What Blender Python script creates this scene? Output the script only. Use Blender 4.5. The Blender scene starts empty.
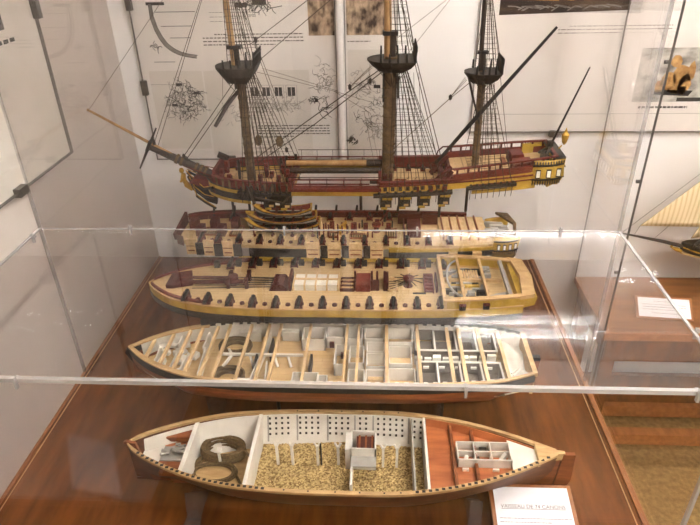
import bpy, bmesh, math, random
import numpy as np
from mathutils import Vector, Matrix
random.seed(7)
PI = math.pi
SC = bpy.context.scene
COL = SC.collection
ORG = {}

# ------------------------------------------------------------------ materials
def lin(c):
    return tuple((x/255/12.92 if x/255 <= .04045 else ((x/255+.055)/1.055)**2.4) for x in c) + (1,)
MATS = {}
def mat(name, rgb, rough=.5, rgb2=None, scale=40, kind='noise', metal=0., bump=0., stretch=(1, 1, 1), spec=.5, detail=4, contrast=(.3, .7)):
    if name in MATS: return MATS[name]
    m = bpy.data.materials.new(name); m.use_nodes = True
    nt = m.node_tree; b = nt.nodes['Principled BSDF']
    b.inputs['Roughness'].default_value = rough
    b.inputs['Metallic'].default_value = metal
    b.inputs['Specular IOR Level'].default_value = spec
    if rgb2 is None: rgb2 = tuple(int(x*.86) for x in rgb)
    tc = nt.nodes.new('ShaderNodeTexCoord'); mp = nt.nodes.new('ShaderNodeMapping')
    mp.inputs['Scale'].default_value = stretch
    nt.links.new(tc.outputs['Object'], mp.inputs['Vector'])
    if kind == 'noise':
        t = nt.nodes.new('ShaderNodeTexNoise'); t.inputs['Scale'].default_value = scale; t.inputs['Detail'].default_value = detail
        out = t.outputs['Fac']
    elif kind == 'voronoi':
        t = nt.nodes.new('ShaderNodeTexVoronoi'); t.inputs['Scale'].default_value = scale
        sp = nt.nodes.new('ShaderNodeSeparateColor'); nt.links.new(t.outputs['Color'], sp.inputs['Color']); out = sp.outputs['Red']
    elif kind == 'wave':
        t = nt.nodes.new('ShaderNodeTexWave'); t.inputs['Scale'].default_value = scale; t.inputs['Distortion'].default_value = 3
        t.inputs['Detail'].default_value = 3; out = t.outputs['Fac']
    elif kind == 'plank':
        t = nt.nodes.new('ShaderNodeTexBrick'); t.inputs['Scale'].default_value = scale
        t.inputs['Color1'].default_value = (1, 1, 1, 1); t.inputs['Color2'].default_value = (.72, .72, .72, 1); t.inputs['Mortar'].default_value = (.15, .15, .15, 1)
        t.inputs['Mortar Size'].default_value = .015; t.inputs['Brick Width'].default_value = 1.6; t.inputs['Row Height'].default_value = .25
        sp = nt.nodes.new('ShaderNodeSeparateColor'); nt.links.new(t.outputs['Color'], sp.inputs['Color']); out = sp.outputs['Red']
        contrast = (0., 1.)
    nt.links.new(mp.outputs['Vector'], t.inputs['Vector'])
    r = nt.nodes.new('ShaderNodeValToRGB')
    r.color_ramp.elements[0].position = contrast[0]; r.color_ramp.elements[1].position = contrast[1]
    r.color_ramp.elements[0].color = lin(rgb2); r.color_ramp.elements[1].color = lin(rgb)
    nt.links.new(out, r.inputs['Fac']); nt.links.new(r.outputs['Color'], b.inputs['Base Color'])
    if bump:
        bp = nt.nodes.new('ShaderNodeBump'); bp.inputs['Strength'].default_value = bump; bp.inputs['Distance'].default_value = .002
        nt.links.new(out, bp.inputs['Height']); nt.links.new(bp.outputs['Normal'], b.inputs['Normal'])
    MATS[name] = m
    return m
def acrylic(name, base, tint, edge=0.):
    m = bpy.data.materials.new(name); m.use_nodes = True; nt = m.node_tree
    nt.nodes.remove(nt.nodes['Principled BSDF']); out = nt.nodes['Material Output']
    tr = nt.nodes.new('ShaderNodeBsdfTransparent'); tr.inputs['Color'].default_value = (*tint, 1)
    gl = nt.nodes.new('ShaderNodeBsdfGlossy'); gl.inputs['Roughness'].default_value = 0.; gl.inputs['Color'].default_value = (1, 1, 1, 1)
    lw = nt.nodes.new('ShaderNodeLayerWeight'); lw.inputs['Blend'].default_value = .5
    p = nt.nodes.new('ShaderNodeMath'); p.operation = 'POWER'; p.inputs[1].default_value = 5
    ma = nt.nodes.new('ShaderNodeMath'); ma.operation = 'MULTIPLY_ADD'; ma.inputs[1].default_value = 1-base; ma.inputs[2].default_value = base
    nt.links.new(lw.outputs['Facing'], p.inputs[0]); nt.links.new(p.outputs[0], ma.inputs[0])
    mx = nt.nodes.new('ShaderNodeMixShader'); nt.links.new(ma.outputs[0], mx.inputs[0])
    nt.links.new(tr.outputs[0], mx.inputs[1]); nt.links.new(gl.outputs[0], mx.inputs[2])
    last = mx
    if edge:
        df = nt.nodes.new('ShaderNodeBsdfDiffuse'); df.inputs['Color'].default_value = (.7, .67, .66, 1)
        m2 = nt.nodes.new('ShaderNodeMixShader'); m2.inputs[0].default_value = edge
        nt.links.new(mx.outputs[0], m2.inputs[1]); nt.links.new(df.outputs[0], m2.inputs[2]); last = m2
    nt.links.new(last.outputs[0], out.inputs['Surface'])
    MATS[name] = m
    return m
def emission(name, rgb, s):
    m = bpy.data.materials.new(name); m.use_nodes = True; nt = m.node_tree
    b = nt.nodes['Principled BSDF']; b.inputs['Base Color'].default_value = (.8, .8, .8, 1)
    b.inputs['Emission Color'].default_value = (*rgb, 1); b.inputs['Emission Strength'].default_value = s
    MATS[name] = m
    return m

WALL = mat('wall_paint', (244, 241, 238), .8, (235, 231, 227), 3)
CEIL = mat('ceiling_paint', (246, 244, 241), .9, (239, 236, 232), 3)
CARPET = mat('carpet', (168, 136, 84), .95, (128, 100, 58), 60, detail=8, bump=.4)
TABLE = mat('varnished_wood', (124, 71, 28), .3, (76, 40, 13), 5, stretch=(7, 1.2, 3), spec=.28, detail=6)
TRIM = mat('table_trim_wood', (172, 110, 62), .35, (140, 84, 44), 14, stretch=(4, 1, 4))
TABLE2 = mat('oak_veneer', (160, 104, 56), .35, (126, 78, 38), 5, stretch=(1.2, 7, 3), detail=6)
MAHOG = mat('mahogany_planking', (150, 84, 42), .45, (112, 58, 28), 16, stretch=(1, 6, 8))
COPPER = mat('reddish_platform_wood', (196, 116, 66), .4, (150, 78, 42), 14, stretch=(1, 5, 1))
TANW = mat('boxwood', (206, 172, 122), .5, (178, 142, 94), 30, stretch=(1, 4, 4))
DECK = mat('deck_planks', (204, 172, 122), .55, (182, 146, 98), 22, kind='plank', stretch=(1, 1, 1))
DECKP = mat('pale_deck_planks', (206, 176, 128), .55, (174, 142, 98), 22, kind='plank')
BEAM = mat('beam_wood', (226, 196, 150), .5, (204, 170, 120), 40, stretch=(4, 1, 4))
WHITE = mat('white_paint', (234, 229, 218), .6, (218, 211, 198), 30)
GREYW = mat('grey_paint', (176, 172, 164), .6, (150, 146, 138), 30)
FLOORG = mat('dark_room_floor', (118, 104, 88), .7, (96, 84, 70), 40)
BLACK = mat('black_paint', (34, 31, 29), .45, (22, 20, 19), 30)
DKGREY = mat('weathered_black', (62, 57, 50), .6, (38, 34, 30), 50)
RED = mat('red_paint', (118, 40, 29), .5, (86, 25, 20), 30)
DRED = mat('dark_red_paint', (92, 30, 24), .55, (66, 20, 17), 30)
YEL = mat('yellow_ochre_paint', (196, 160, 60), .45, (164, 130, 42), 40)
GOLD = mat('gilding', (214, 170, 70), .35, (160, 118, 36), 90, metal=.3)
SPAR = mat('pale_spar', (178, 140, 92), .5, (150, 112, 68), 30, stretch=(3, 3, 1))
DSPAR = mat('dark_spar', (58, 46, 36), .5, (40, 31, 25), 30)
MASTW = mat('mast_wood', (118, 94, 62), .6, (78, 60, 40), 60)
ROPE = mat('rope', (120, 98, 64), .85, (74, 58, 38), 300, detail=2)
DROPE = mat('tarred_rope', (74, 60, 46), .8, (52, 42, 32), 200)
LROPE = mat('pale_rope', (120, 106, 90), .8, (100, 88, 74), 200)
GRAVEL = mat('gravel', (214, 186, 128), .9, (122, 96, 54), 330, kind='voronoi', contrast=(.05, .95), bump=.8)
PAPER = mat('paper', (236, 231, 226), .8, (228, 222, 216), 6)
PAPER2 = mat('aged_paper', (226, 220, 212), .8, (216, 209, 200), 6)
CARDP = mat('card_paper', (240, 238, 240), .7, (234, 232, 236), 6)
INK = mat('ink', (58, 54, 52), .8, (40, 37, 36), 60)
LINK = mat('pale_ink', (150, 144, 138), .8, (128, 122, 116), 60)
CLIPM = mat('clip_metal', (120, 114, 108), .35, (96, 92, 88), 20, metal=.6)
FRAMEG = mat('pane_edge_grey', (128, 120, 114), .5, (110, 104, 98), 20)
CARVE = mat('engraving_print', (206, 180, 152), .7, (62, 46, 36), 55, detail=10, stretch=(1, 1, .6), contrast=(.36, .66))
PAINTD = mat('dark_seascape_print', (112, 86, 60), .6, (38, 25, 20), 9, stretch=(1, 1, 3), detail=8, contrast=(.42, .78))
PAINTG = mat('grey_seascape_print', (206, 202, 194), .6, (70, 66, 62), 13, stretch=(1, 1, 1.6), detail=8, contrast=(.40, .60))
SAIL = mat('sailcloth', (236, 216, 176), .8, (214, 188, 142), 24, kind='wave', stretch=(1, 1, .15), contrast=(0., .6))
GLASSW = mat('window_white', (238, 236, 228), .4, (226, 224, 214), 30)
STEEL = mat('white_enamel', (236, 236, 234), .4, (228, 228, 226), 5)
PLASTIC = mat('white_plastic', (238, 233, 228), .5, (230, 225, 219), 5)
ACR = acrylic('clear_acrylic', .032, (.99, .985, .985))
ACRT = acrylic('clear_acrylic_lid', .042, (.99, .985, .985))
ACRF = acrylic('clear_acrylic_front', .028, (.99, .985, .985))
ACRE = acrylic('acrylic_edge', .06, (.9, .88, .88), .42)
ACRS = acrylic('acrylic_seam', .10, (.86, .85, .85), .2)
ACRL = acrylic('acrylic_cradle', .07, (.86, .86, .84), .06)
PANE = acrylic('panel_pane', .02, (.99, .985, .98))
TUBE = emission('fluorescent_tube', (1., .972, .93), 150)

# ------------------------------------------------------------------ mesh builder
class MB:
    def __init__(s): s.v = []; s.f = []; s.pc = []
    def add(s, vs, fs):
        n = len(s.v); k = len(s.f); s.v += [tuple(map(float, v)) for v in vs]; s.f += [tuple(i+n for i in f) for f in fs]; s.pc.append((n, len(s.v), k, len(s.f))); return s
    def box(s, x0, x1, y0, y1, z0, z1):
        return s.add([(x0, y0, z0), (x1, y0, z0), (x1, y1, z0), (x0, y1, z0), (x0, y0, z1), (x1, y0, z1), (x1, y1, z1), (x0, y1, z1)],
                     [(0, 3, 2, 1), (4, 5, 6, 7), (0, 1, 5, 4), (1, 2, 6, 5), (2, 3, 7, 6), (3, 0, 4, 7)])
    def cb(s, c, d, rz=0., ry=0.):
        R = Matrix.Rotation(rz, 3, 'Z') @ Matrix.Rotation(ry, 3, 'Y'); a, b, e = d[0]/2, d[1]/2, d[2]/2
        vs = [Vector(c)+R @ Vector(p) for p in ((-a, -b, -e), (a, -b, -e), (a, b, -e), (-a, b, -e), (-a, -b, e), (a, -b, e), (a, b, e), (-a, b, e))]
        return s.add(vs, [(0, 3, 2, 1), (4, 5, 6, 7), (0, 1, 5, 4), (1, 2, 6, 5), (2, 3, 7, 6), (3, 0, 4, 7)])
    def bar(s, a, b, w, h):
        a, b = Vector(a), Vector(b); d = (b-a).normalized(); up = Vector((0, 0, 1))
        if abs(d.z) > .95: up = Vector((0, 1, 0))
        q = d.cross(up).normalized()*w/2; u = q.cross(d).normalized()*h/2
        vs = [a-q-u, a+q-u, a+q+u, a-q+u, b-q-u, b+q-u, b+q+u, b-q+u]
        return s.add(vs, [(0, 1, 2, 3), (7, 6, 5, 4), (0, 4, 5, 1), (1, 5, 6, 2), (2, 6, 7, 3), (3, 7, 4, 0)])
    def tube(s, pts, r, n=6, closed=False):
        P = [Vector(p) for p in pts]; N = len(P); rr = r if isinstance(r, (list, tuple)) else [r]*N; vs = []
        for i, p in enumerate(P):
            a = P[(i-1) % N] if (closed or i > 0) else P[0]; b = P[(i+1) % N] if (closed or i < N-1) else P[-1]
            d = (b-a); d = d.normalized() if d.length > 1e-9 else Vector((0, 0, 1))
            up = Vector((0, 0, 1)) if abs(d.z) < .9 else Vector((0, 1, 0))
            q = d.cross(up).normalized(); u = q.cross(d)
            vs += [p+(q*math.cos(2*PI*k/n)+u*math.sin(2*PI*k/n))*rr[i] for k in range(n)]
        fs = []
        for i in range(N if closed else N-1):
            j = (i+1) % N
            for k in range(n): fs.append((i*n+k, i*n+(k+1) % n, j*n+(k+1) % n, j*n+k))
        if not closed: fs += [tuple(range(n))[::-1], tuple((N-1)*n+k for k in range(n))]
        return s.add(vs, fs)
    def lathe(s, c, prof, n=16, axis='z', sx=1., sy=1.):
        vs = []; c = Vector(c)
        for r, h in prof:
            for k in range(n):
                a = 2*PI*k/n; x, y = r*math.cos(a)*sx, r*math.sin(a)*sy
                vs.append(c+(Vector((x, y, h)) if axis == 'z' else Vector((h, x, y)) if axis == 'x' else Vector((x, h, y))))
        fs = [(i*n+k, i*n+(k+1) % n, (i+1)*n+(k+1) % n, (i+1)*n+k) for i in range(len(prof)-1) for k in range(n)]
        fs += [tuple(range(n))[::-1], tuple((len(prof)-1)*n+k for k in range(n))]
        return s.add(vs, fs)
    def loft(s, rings, close=True, caps=True):
        n = len(rings[0]); vs = [p for r in rings for p in r]
        fs = [(i*n+k, i*n+(k+1) % n, (i+1)*n+(k+1) % n, (i+1)*n+k) for i in range(len(rings)-1) for k in range(n if close else n-1)]
        if caps: fs += [tuple(range(n))[::-1], tuple((len(rings)-1)*n+k for k in range(n))]
        return s.add(vs, fs)
    def prism(s, pts, axis, a, b):
        def mk(p, h): return (h, p[0], p[1]) if axis == 'x' else (p[0], h, p[1]) if axis == 'y' else (p[0], p[1], h)
        n = len(pts); vs = [mk(p, a) for p in pts]+[mk(p, b) for p in pts]
        fs = [tuple(range(n))[::-1], tuple(range(n, 2*n))]+[(k, (k+1) % n, n+(k+1) % n, n+k) for k in range(n)]
        return s.add(vs, fs)
    def each(s, name, m, parent=None, **k):
        "every added shape becomes a part of its own"
        o = None
        for a, b, c, d in s.pc:
            q = MB(); q.v = s.v[a:b]; q.f = [tuple(i-a for i in f) for f in s.f[c:d]]; o = q.build(name, m, parent, **k)
        return o
    def build(s, name, m, parent=None, smooth=False, loc=None, bevel=0., kind=None, label=None):
        me = bpy.data.meshes.new(name)
        o0 = Vector(ORG.get(parent.name, (0, 0, 0))) if parent else Vector((0, 0, 0))
        if loc is not None and parent is None: o0 = Vector(loc)
        if loc is not None and parent is not None: o0 = Vector((0, 0, 0))
        me.from_pydata([tuple(Vector(v)-o0) for v in s.v], [], s.f); me.update()
        bm = bmesh.new(); bm.from_mesh(me)
        bmesh.ops.remove_doubles(bm, verts=bm.verts, dist=1e-6)
        bmesh.ops.recalc_face_normals(bm, faces=bm.faces); bm.to_mesh(me); bm.free()
        me.materials.append(m)
        if smooth:
            for p in me.polygons: p.use_smooth = True
            try: me.set_sharp_from_angle(angle=math.radians(40))
            except Exception: pass
        o = bpy.data.objects.new(name, me); COL.objects.link(o)
        if parent is not None:
            o.parent = parent
            if loc is not None: o.location = Vector(loc)-Vector(ORG.get(parent.name, (0, 0, 0)))
            else: ORG[o.name] = tuple(o0)
        elif loc is not None: o.location = loc; ORG[o.name] = tuple(loc)
        if bevel:
            md = o.modifiers.new('bevel', 'BEVEL'); md.width = bevel; md.segments = 2; md.limit_method = 'ANGLE'
        if kind: o['kind'] = kind
        if label: o['label'] = label
        return o
def thing(name, label, cat, loc, group=None):
    o = bpy.data.objects.new(name, None); COL.objects.link(o); o.location = loc; o.empty_display_size = .05
    o['label'] = label; o['category'] = cat
    if group: o['group'] = group
    ORG[o.name] = tuple(loc)
    return o
def dup(o, parent, delta):
    c = o.copy(); COL.objects.link(c); c.parent = parent; c.location = Vector(o.location)+Vector(delta)
    for ch in list(o.children):
        d = ch.copy(); COL.objects.link(d); d.parent = c
    return c
def struct(name, mb, m, **k):
    o = mb.build(name, m, None, **k); o['kind'] = 'structure'; return o
def interp(pts):
    xs = np.array([p[0] for p in pts]); ys = np.array([p[1] for p in pts])
    d = np.gradient(ys, xs)
    def f(x):
        x = min(max(x, xs[0]), xs[-1]); i = min(int(np.searchsorted(xs, x, 'right')-1), len(xs)-2)
        h = xs[i+1]-xs[i]; t = (x-xs[i])/h
        y = (2*t**3-3*t**2+1)*ys[i]+(t**3-2*t**2+t)*h*d[i]+(-2*t**3+3*t**2)*ys[i+1]+(t**3-t**2)*h*d[i+1]
        lo, hi = min(ys[i], ys[i+1]), max(ys[i], ys[i+1])
        return float(min(max(y, lo-.002), hi+.004))
    return f
def arange(a, b, n): return [a+(b-a)*i/(n-1) for i in range(n)]
def ring_wall(mb, xs, cy, prof, sides=(-1, 1)):
    for sd in sides:
        mb.loft([[(x, cy+sd*max(.0005*(j % 2), y), z) for j, (y, z) in enumerate(prof(x))] for x in xs])
    return mb
def plate(mb, xs, cy, w, z0, z1, sides=(-1, 1)):
    "a deck: full-width slab following half-breadth w(x)"
    mb.loft([[(x, cy-w(x), z0), (x, cy+w(x), z0), (x, cy+w(x), z1), (x, cy-w(x), z1)] for x in xs]); return mb
def room(mb, x0, x1, y0, y1, z0, z1, t=.002, skip=''):
    if 'l' not in skip: mb.box(x0, x0+t, y0, y1, z0, z1)
    if 'r' not in skip: mb.box(x1-t, x1, y0, y1, z0, z1)
    if 'n' not in skip: mb.box(x0, x1, y0, y0+t, z0, z1)
    if 'f' not in skip: mb.box(x0, x1, y1-t, y1, z0, z1)
    return mb

# ------------------------------------------------------------------ camera
F, YAW, PITCH, ROLL = 598.56, .0592, .5274, -.0219
cy_, sy_, cp_, sp_ = math.cos(YAW), math.sin(YAW), math.cos(PITCH), math.sin(PITCH)
w_ = Vector((-sy_*cp_, cy_*cp_, -sp_)); r0 = Vector((cy_, sy_, 0)); u0 = r0.cross(w_)
r_ = math.cos(ROLL)*r0+math.sin(ROLL)*u0; u_ = -math.sin(ROLL)*r0+math.cos(ROLL)*u0
cd = bpy.data.cameras.new('camera'); cam = bpy.data.objects.new('camera', cd); COL.objects.link(cam)
Mx = Matrix((r_, u_, -w_)).transposed().to_4x4(); Mx.translation = Vector((.13, -1.8028, 1.0336)); cam.matrix_world = Mx
cd.sensor_fit = 'HORIZONTAL'; cd.sensor_width = 36; cd.lens = F/700*36; cd.clip_start = .01
SC.camera = cam

# ------------------------------------------------------------------ room
ZF, ZC = -.70, 1.86
struct('floor', MB().box(-.66, 4.2, -4.8, .02, ZF-.05, ZF), CARPET)
struct('ceiling', MB().box(-.66, 4.2, -4.8, .02, ZC, ZC+.05), CEIL)
struct('wall_back', MB().box(-.66, 4.2, 0, .05, ZF, ZC), WALL)
struct('wall_left', MB().box(-.70, -.652, -4.8, .05, ZF, ZC), mat('left_wall_dimmed_paint', (204, 193, 184), .85, (192, 181, 172), 3))  # wall colour darkened to stand for the weaker light on this side
struct('wall_right', MB().box(4.2, 4.25, -4.8, .05, ZF, ZC), WALL)
struct('wall_front', MB().box(-.70, 4.25, -4.85, -4.8, ZF, ZC), mat('darkened_front_wall', (112, 92, 72), .7, (92, 74, 56), 4, stretch=(4, 4, 1)))  # unseen wall, coloured dark to cut its reflected haze in the acrylic
struct('baseboard_back', MB().box(-.652, 4.2, -.014, 0, ZF, ZF+.06), TRIM)

# ------------------------------------------------------------------ lamps
FIRST = {}
def fixture(x0, y0, label, offs=(-.065, .065), L=1.18):
    first = FIRST.setdefault(offs, [None])
    if first[0] is None:
        t = thing('ceiling_light', label, 'ceiling light', (x0, y0, ZC), 'fluorescent ceiling lights')
        m = MB().box(x0, x0+L, y0-.14, y0+.14, ZC-.012, ZC-.001); m.box(x0, x0+L, y0-.146, y0-.14, ZC-.03, ZC-.001); m.box(x0, x0+L, y0+.14, y0+.146, ZC-.03, ZC-.001)
        m.box(x0-.006, x0, y0-.146, y0+.146, ZC-.03, ZC-.001); m.box(x0+L, x0+L+.006, y0-.146, y0+.146, ZC-.03, ZC-.001)
        m.build('housing', STEEL, t)
        for sd in offs:
            MB().tube([(x0+.02, y0+sd, ZC-.04), (x0+L-.02, y0+sd, ZC-.04)], .012, 10).build('tube', TUBE, t)
        m = MB()
        for k in range(1, 18): m.box(x0+L*k/18-.0012, x0+L*k/18+.0012, y0-.14, y0+.14, ZC-.062, ZC-.012)
        m.build('louvre', STEEL, t)
        first[0] = t
        return t
    s = first[0]; t = s.copy(); COL.objects.link(t); t.location = (x0, y0, ZC); t['label'] = label
    for ch in list(s.children):
        c = ch.copy(); COL.objects.link(c); c.parent = t
    return t
fixture(.535, -2.15, 'left louvred twin-tube ceiling light of the row just behind the camera')
fixture(.22, -.99, 'louvred twin-tube ceiling light of the row over the display cases')
fixture(.42, -3.275, 'left louvred single-tube ceiling light of the row towards the rear wall', (.0,))
fixture(.42+1.24, -3.275, 'right louvred single-tube ceiling light of the row towards the rear wall', (.0,))
fixture(.535+1.24, -2.15, 'right louvred twin-tube ceiling light of the row just behind the camera')

# ------------------------------------------------------------------ display table with the slices
T = thing('display_table', 'wide varnished brown wooden display table in the corner under the exploded ship', 'table', (0, -.6, ZF))
TF = -1.22
MB().box(-.645, .64, TF, -.002, -.03, 0).build('tabletop', TABLE, T)
m = MB(); m.box(.64, .652, TF, -.002, -.04, .004); m.box(-.651, -.645, TF, -.002, -.04, .004); m.box(-.651, .652, TF-.012, TF, -.04, .004)
m.build('edge_trim', TRIM, T, bevel=.001)
m = MB(); m.box(.629, .6315, TF, -.004, 0, .0012); m.box(-.639, -.637, TF, -.004, 0, .0012)
m.each('inlay_line', mat('pale_inlay', (196, 150, 104), .4, (176, 130, 86), 30), T)
m = MB(); m.box(-.62, .62, -1.19, -1.17, -.12, -.03); m.box(-.62, .62, -.03, -.01, -.12, -.03); m.box(-.63, -.61, -1.19, -.01, -.12, -.03); m.box(.60, .62, -1.19, -.01, -.12, -.03)
m.build('apron', TABLE, T)
for x in (-.60, .59):
    for y in (-1.16, -.045): MB().box(x-.03, x+.03, y-.03, y+.03, ZF+.0005, -.03).build('leg', TABLE, T, bevel=.003)

# ------------------------------------------------------------------ big acrylic case (low front box, tall back box)
HC, YS, YF, ZT = .427, -.6195, -1.124, 1.30
C1 = thing('display_case', 'clear acrylic case over the brown table, low in front and tall at the back', 'display case', (0, -.6, .004))
t = .004
MB().box(-.643, .643, YF+.004, YS-.004, HC-t, HC).build('top_panel', ACRT, C1)
MB().box(-.643, .643, YF, YF+t, .005, HC-t).build('front_panel', ACRF, C1)
MB().box(-.643, .643, YS, YS+t, HC-t, ZT-t).build('step_panel', ACRT, C1)
for x in (-.6475, .6435):
    MB().prism([(YF+.004, .005), (-.012, .005), (-.012, ZT-t), (YS, ZT-t), (YS, HC), (YF+.004, HC)], 'x', x, x+t).build('side_panel', ACR, C1)
MB().box(-.643, .643, YS, -.012, ZT-t, ZT).build('roof_panel', ACR, C1)
m = MB().box(-.6475, .6475, YF-.0035, YF+.0035, HC-.006, HC+.0015)
m.build('front_edge', ACRE, C1)
MB().box(-.6475, .6475, YS-.0035, YS-.0005, HC-.001, HC+.0012).build('back_edge', ACRE, C1)
for x in (-.649, .6435):
    MB().box(x, x+.0055, YF+.004, YS-.004, HC-.001, HC+.002).build('side_edge', ACRE, C1)
    MB().box(x, x+.0055, YS-.004, YS+.0035, .006, ZT).build('upright_edge', ACRS, C1)
    MB().box(x, x+.0055, YF-.003, YF+.004, .006, HC).build('upright_edge', ACRE, C1)
m0 = None
def clip(p, ax):
    m = MB()
    if ax == 'x': m.cb((0, 0, -.004), (.004, .006, .022)); m.cb((0, .004, .0), (.005, .014, .004))
    else: m.cb((0, 0, -.004), (.006, .004, .022)); m.cb((.0, 0, 0), (.014, .005, .004))
    return m.build('clip', ACRE, C1, loc=p)
for x in (-.427, .257, .59): clip((x, YF-.006, HC), 'x')
for x in (-.435, -.085, .21, .52): clip((x, YS-.006, HC+.004), 'x')
for y in (-.80, -.98): clip((.652, y, HC), 'y')
clip((-.643, -.66, HC), 'y')

# ------------------------------------------------------------------ SLICE 1: hold
cy = -.967
S = thing('ship_model_section', 'lowest hull slice in front, with gravel ballast and two rope coils in the white hold', 'ship model', (.05, cy, 0), 'exploded ship slices')
hb = interp([(-.377, .001), (-.365, .015), (-.342, .031), (-.30, .052), (-.247, .073), (-.19, .089), (-.1, .101), (.05, .106), (.21, .1), (.33, .072), (.421, .034), (.475, .006)])
zt = lambda x: .117+.005*((x-.05)/.42)**2
pw = lambda x: .27+1.5*(abs(x-.05)/.43)**4
zk = .016
def hy(x, z): 
    tt = max(0., min(1., (z-zk)/(zt(x)-zk))); return hb(x)*tt**pw(x)
xs = arange(-.377, .475, 56)
zz = [1, .85, .68, .5, .33, .18, .07, 0]
def prof(x):
    o = [(hy(x, zk+(zt(x)-zk)*q), zk+(zt(x)-zk)*q) for q in zz]
    i = [(max(0, y-.004), z+(.003 if k else 0)) for k, (y, z) in list(enumerate(o))[::-1]]
    return o+i
ring_wall(MB(), xs, cy, prof).build('hull_planking', mat('dark_hull_planking', (112, 62, 30), .45, (82, 42, 20), 16, stretch=(1, 6, 8)), S, smooth=True)
def rim(x):
    y = hb(x); return [(y+.0015, zt(x)-.004), (y+.0015, zt(x)+.002), (max(0, y-.0065), zt(x)+.002), (max(0, y-.0065), zt(x)-.004)]
ring_wall(MB(), xs, cy, rim).build('gunwale', TANW, S)
m = MB()
for x in arange(-.345, -.085, 24)+arange(.20, .455, 22):
    for sd in (-1,): m.cb((x, cy+sd*(hb(x)-.0026), zt(x)+.0012), (.0062, .0052, .0024))
for x in (-.045, 0, .05, .095, .14, .17):
    for sd in (-1, 1): m.cb((x, cy+sd*(hb(x)-.003), zt(x)+.0012), (.003, .003, .0022))
m.each('frame_head', BLACK, S)
def liner(x0, x1, z0, z1, mm, name, off=.0046, n=14):
    q = arange(z0, z1, 7)
    def pr(x):
        o = [(max(0, hy(x, min(z, zt(x)-.001)-.004)-off), z) for z in q]; return o+[(max(0, y-.0015), z) for y, z in o[::-1]]
    return ring_wall(MB(), arange(x0, x1, n), cy, pr).build(name, mm, S, smooth=True)
liner(-.35, -.25, .06, .114, WHITE, 'bow_lining')
liner(-.25, .226, .045, .114, WHITE, 'hold_lining', n=20)
liner(.228, .44, .07, .115, COPPER, 'after_lining')
W = lambda z: (lambda x: max(.001, hy(x, z)-.004))
plate(MB(), arange(-.352, -.312, 8), cy, W(.088), .086, .088).build('bow_floor', WHITE, S)
m = MB()
plate(m, arange(-.312, -.256, 6), cy, W(.094), .086, .090)
m.build('bow_platform', COPPER, S)
m = MB(); m.cb((-.285, cy+.045, .1), (.05, .028, .012)); m.cb((-.278, cy-.043, .098), (.04, .026, .010)); m.each('deck_block', MAHOG, S)
m = MB()
for k in range(14): m.cb((-.287+random.uniform(-.022, .022), cy+.002+random.uniform(-.012, .014), .097+random.uniform(0, .007)), (random.uniform(.006, .02), random.uniform(.003, .008), .004), random.uniform(-.6, .6))
m.box(-.31, -.262, cy-.018, cy+.018, .091, .094); m.each('anchor_fitting', GREYW, S)
def bulk(x, z0, z1, mm, th=.005, name='bulkhead'):
    m = MB(); q = arange(z0, z1, 7)
    pts = [(cy-max(.001, hy(x, z)-.004), z) for z in q]+[(cy+max(.001, hy(x, z)-.004), z) for z in q[::-1]]
    m.prism(pts, 'x', x-th/2, x+th/2); return m.build(name, mm, S)
bulk(-.252, .03, .116, WHITE, .009); bulk(-.122, .03, .116, WHITE, .007)
bulk(.198, .03, .112, GREYW, .003); bulk(.223, .03, .117, WHITE, .005)
plate(MB(), arange(-.248, -.125, 10), cy, W(.05), .046, .05).build('cable_tier_floor', TANW, S)
# gravel
m = MB(); nx, ny = 110, 46; vs = []; 
for i in range(nx):
    x = -.118+(.222+.118)*i/(nx-1); w = hy(x, .056)-.004
    for j in range(ny):
        vs.append((x, cy-w*1.0+2*w*j/(ny-1), .055+random.uniform(-.0012, .0012)+.003*math.sin(x*31)*math.sin(j*.3)))
m.add(vs, [(i*ny+j, (i+1)*ny+j, (i+1)*ny+j+1, i*ny+j+1) for i in range(nx-1) for j in range(ny-1)])
o = m.build('gravel_ballast', GRAVEL, S); o['kind'] = 'stuff'
# pierced lining holes and seams on the two sides
m = MB(); ms = MB()
for sd in (1,):
    for k in range(26):
        x = -.103+k*.0128
        if k in (4, 9, 14, 17, 23): continue
        for z in (.107, .096, .085, .074):
            m.cb((x, cy+sd*(hy(x, z-.004)-.0066), z), (.0042, .0022, .0045))
    for x in (-.107, -.045, .02, .078, .117, .192):
        for z0, z1 in ((.06, .074), (.074, .088), (.088, .102), (.102, .113)):
            ms.bar((x, cy+sd*(hy(x, z0-.004)-.0065), z0), (x, cy+sd*(hy(x, z1-.004)-.0065), z1), .0035, .002)
m.each('vent_hole', BLACK, S); ms.each('lining_rib', GREYW, S)
# coils
def coil(cx, cyy, z, rx, ry, rows, layers, r=.0031):
    m = MB()
    for l in range(layers):
        for k in range(rows):
            if l == layers-1 and k == rows-1: continue
            e = k*.0055+random.uniform(-.0008, .0008)
            dx, dy = random.uniform(-.0012, .0012), random.uniform(-.0012, .0012)
            m.tube([(cx+dx+(rx-e)*math.cos(a), cyy+dy+(ry-e*.8)*math.sin(a), z+l*.0052+.0006*math.sin(3*a+k)) for a in [2*PI*i/36 for i in range(36)]], r, 6, True)
    return m
coil(-.196, cy+.037, .057, .045, .028, 3, 5).build('rope_coil', ROPE, S, smooth=True)
m = coil(-.206, cy-.012, .054, .046, .026, 2, 2)
m.tube([(-.158, cy-.02, .056), (-.142, cy-.045, .056), (-.15, cy-.07, .058)], .0028, 6); m.tube([(-.15, cy+.03, .075), (-.13, cy+.01, .07), (-.127, cy-.01, .085)], .0028, 6)
m.tube([(-.24, cy+.02, .06), (-.25, cy+.0, .062)], .005, 6)
m.build('rope_coil', ROPE, S, smooth=True)
MB().cb((-.195, cy+.004, .083), (.005, .003, .026)).cb((-.195, cy+.010, .096), (.009, .012, .003)).build('rope_strap', WHITE, S)
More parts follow.
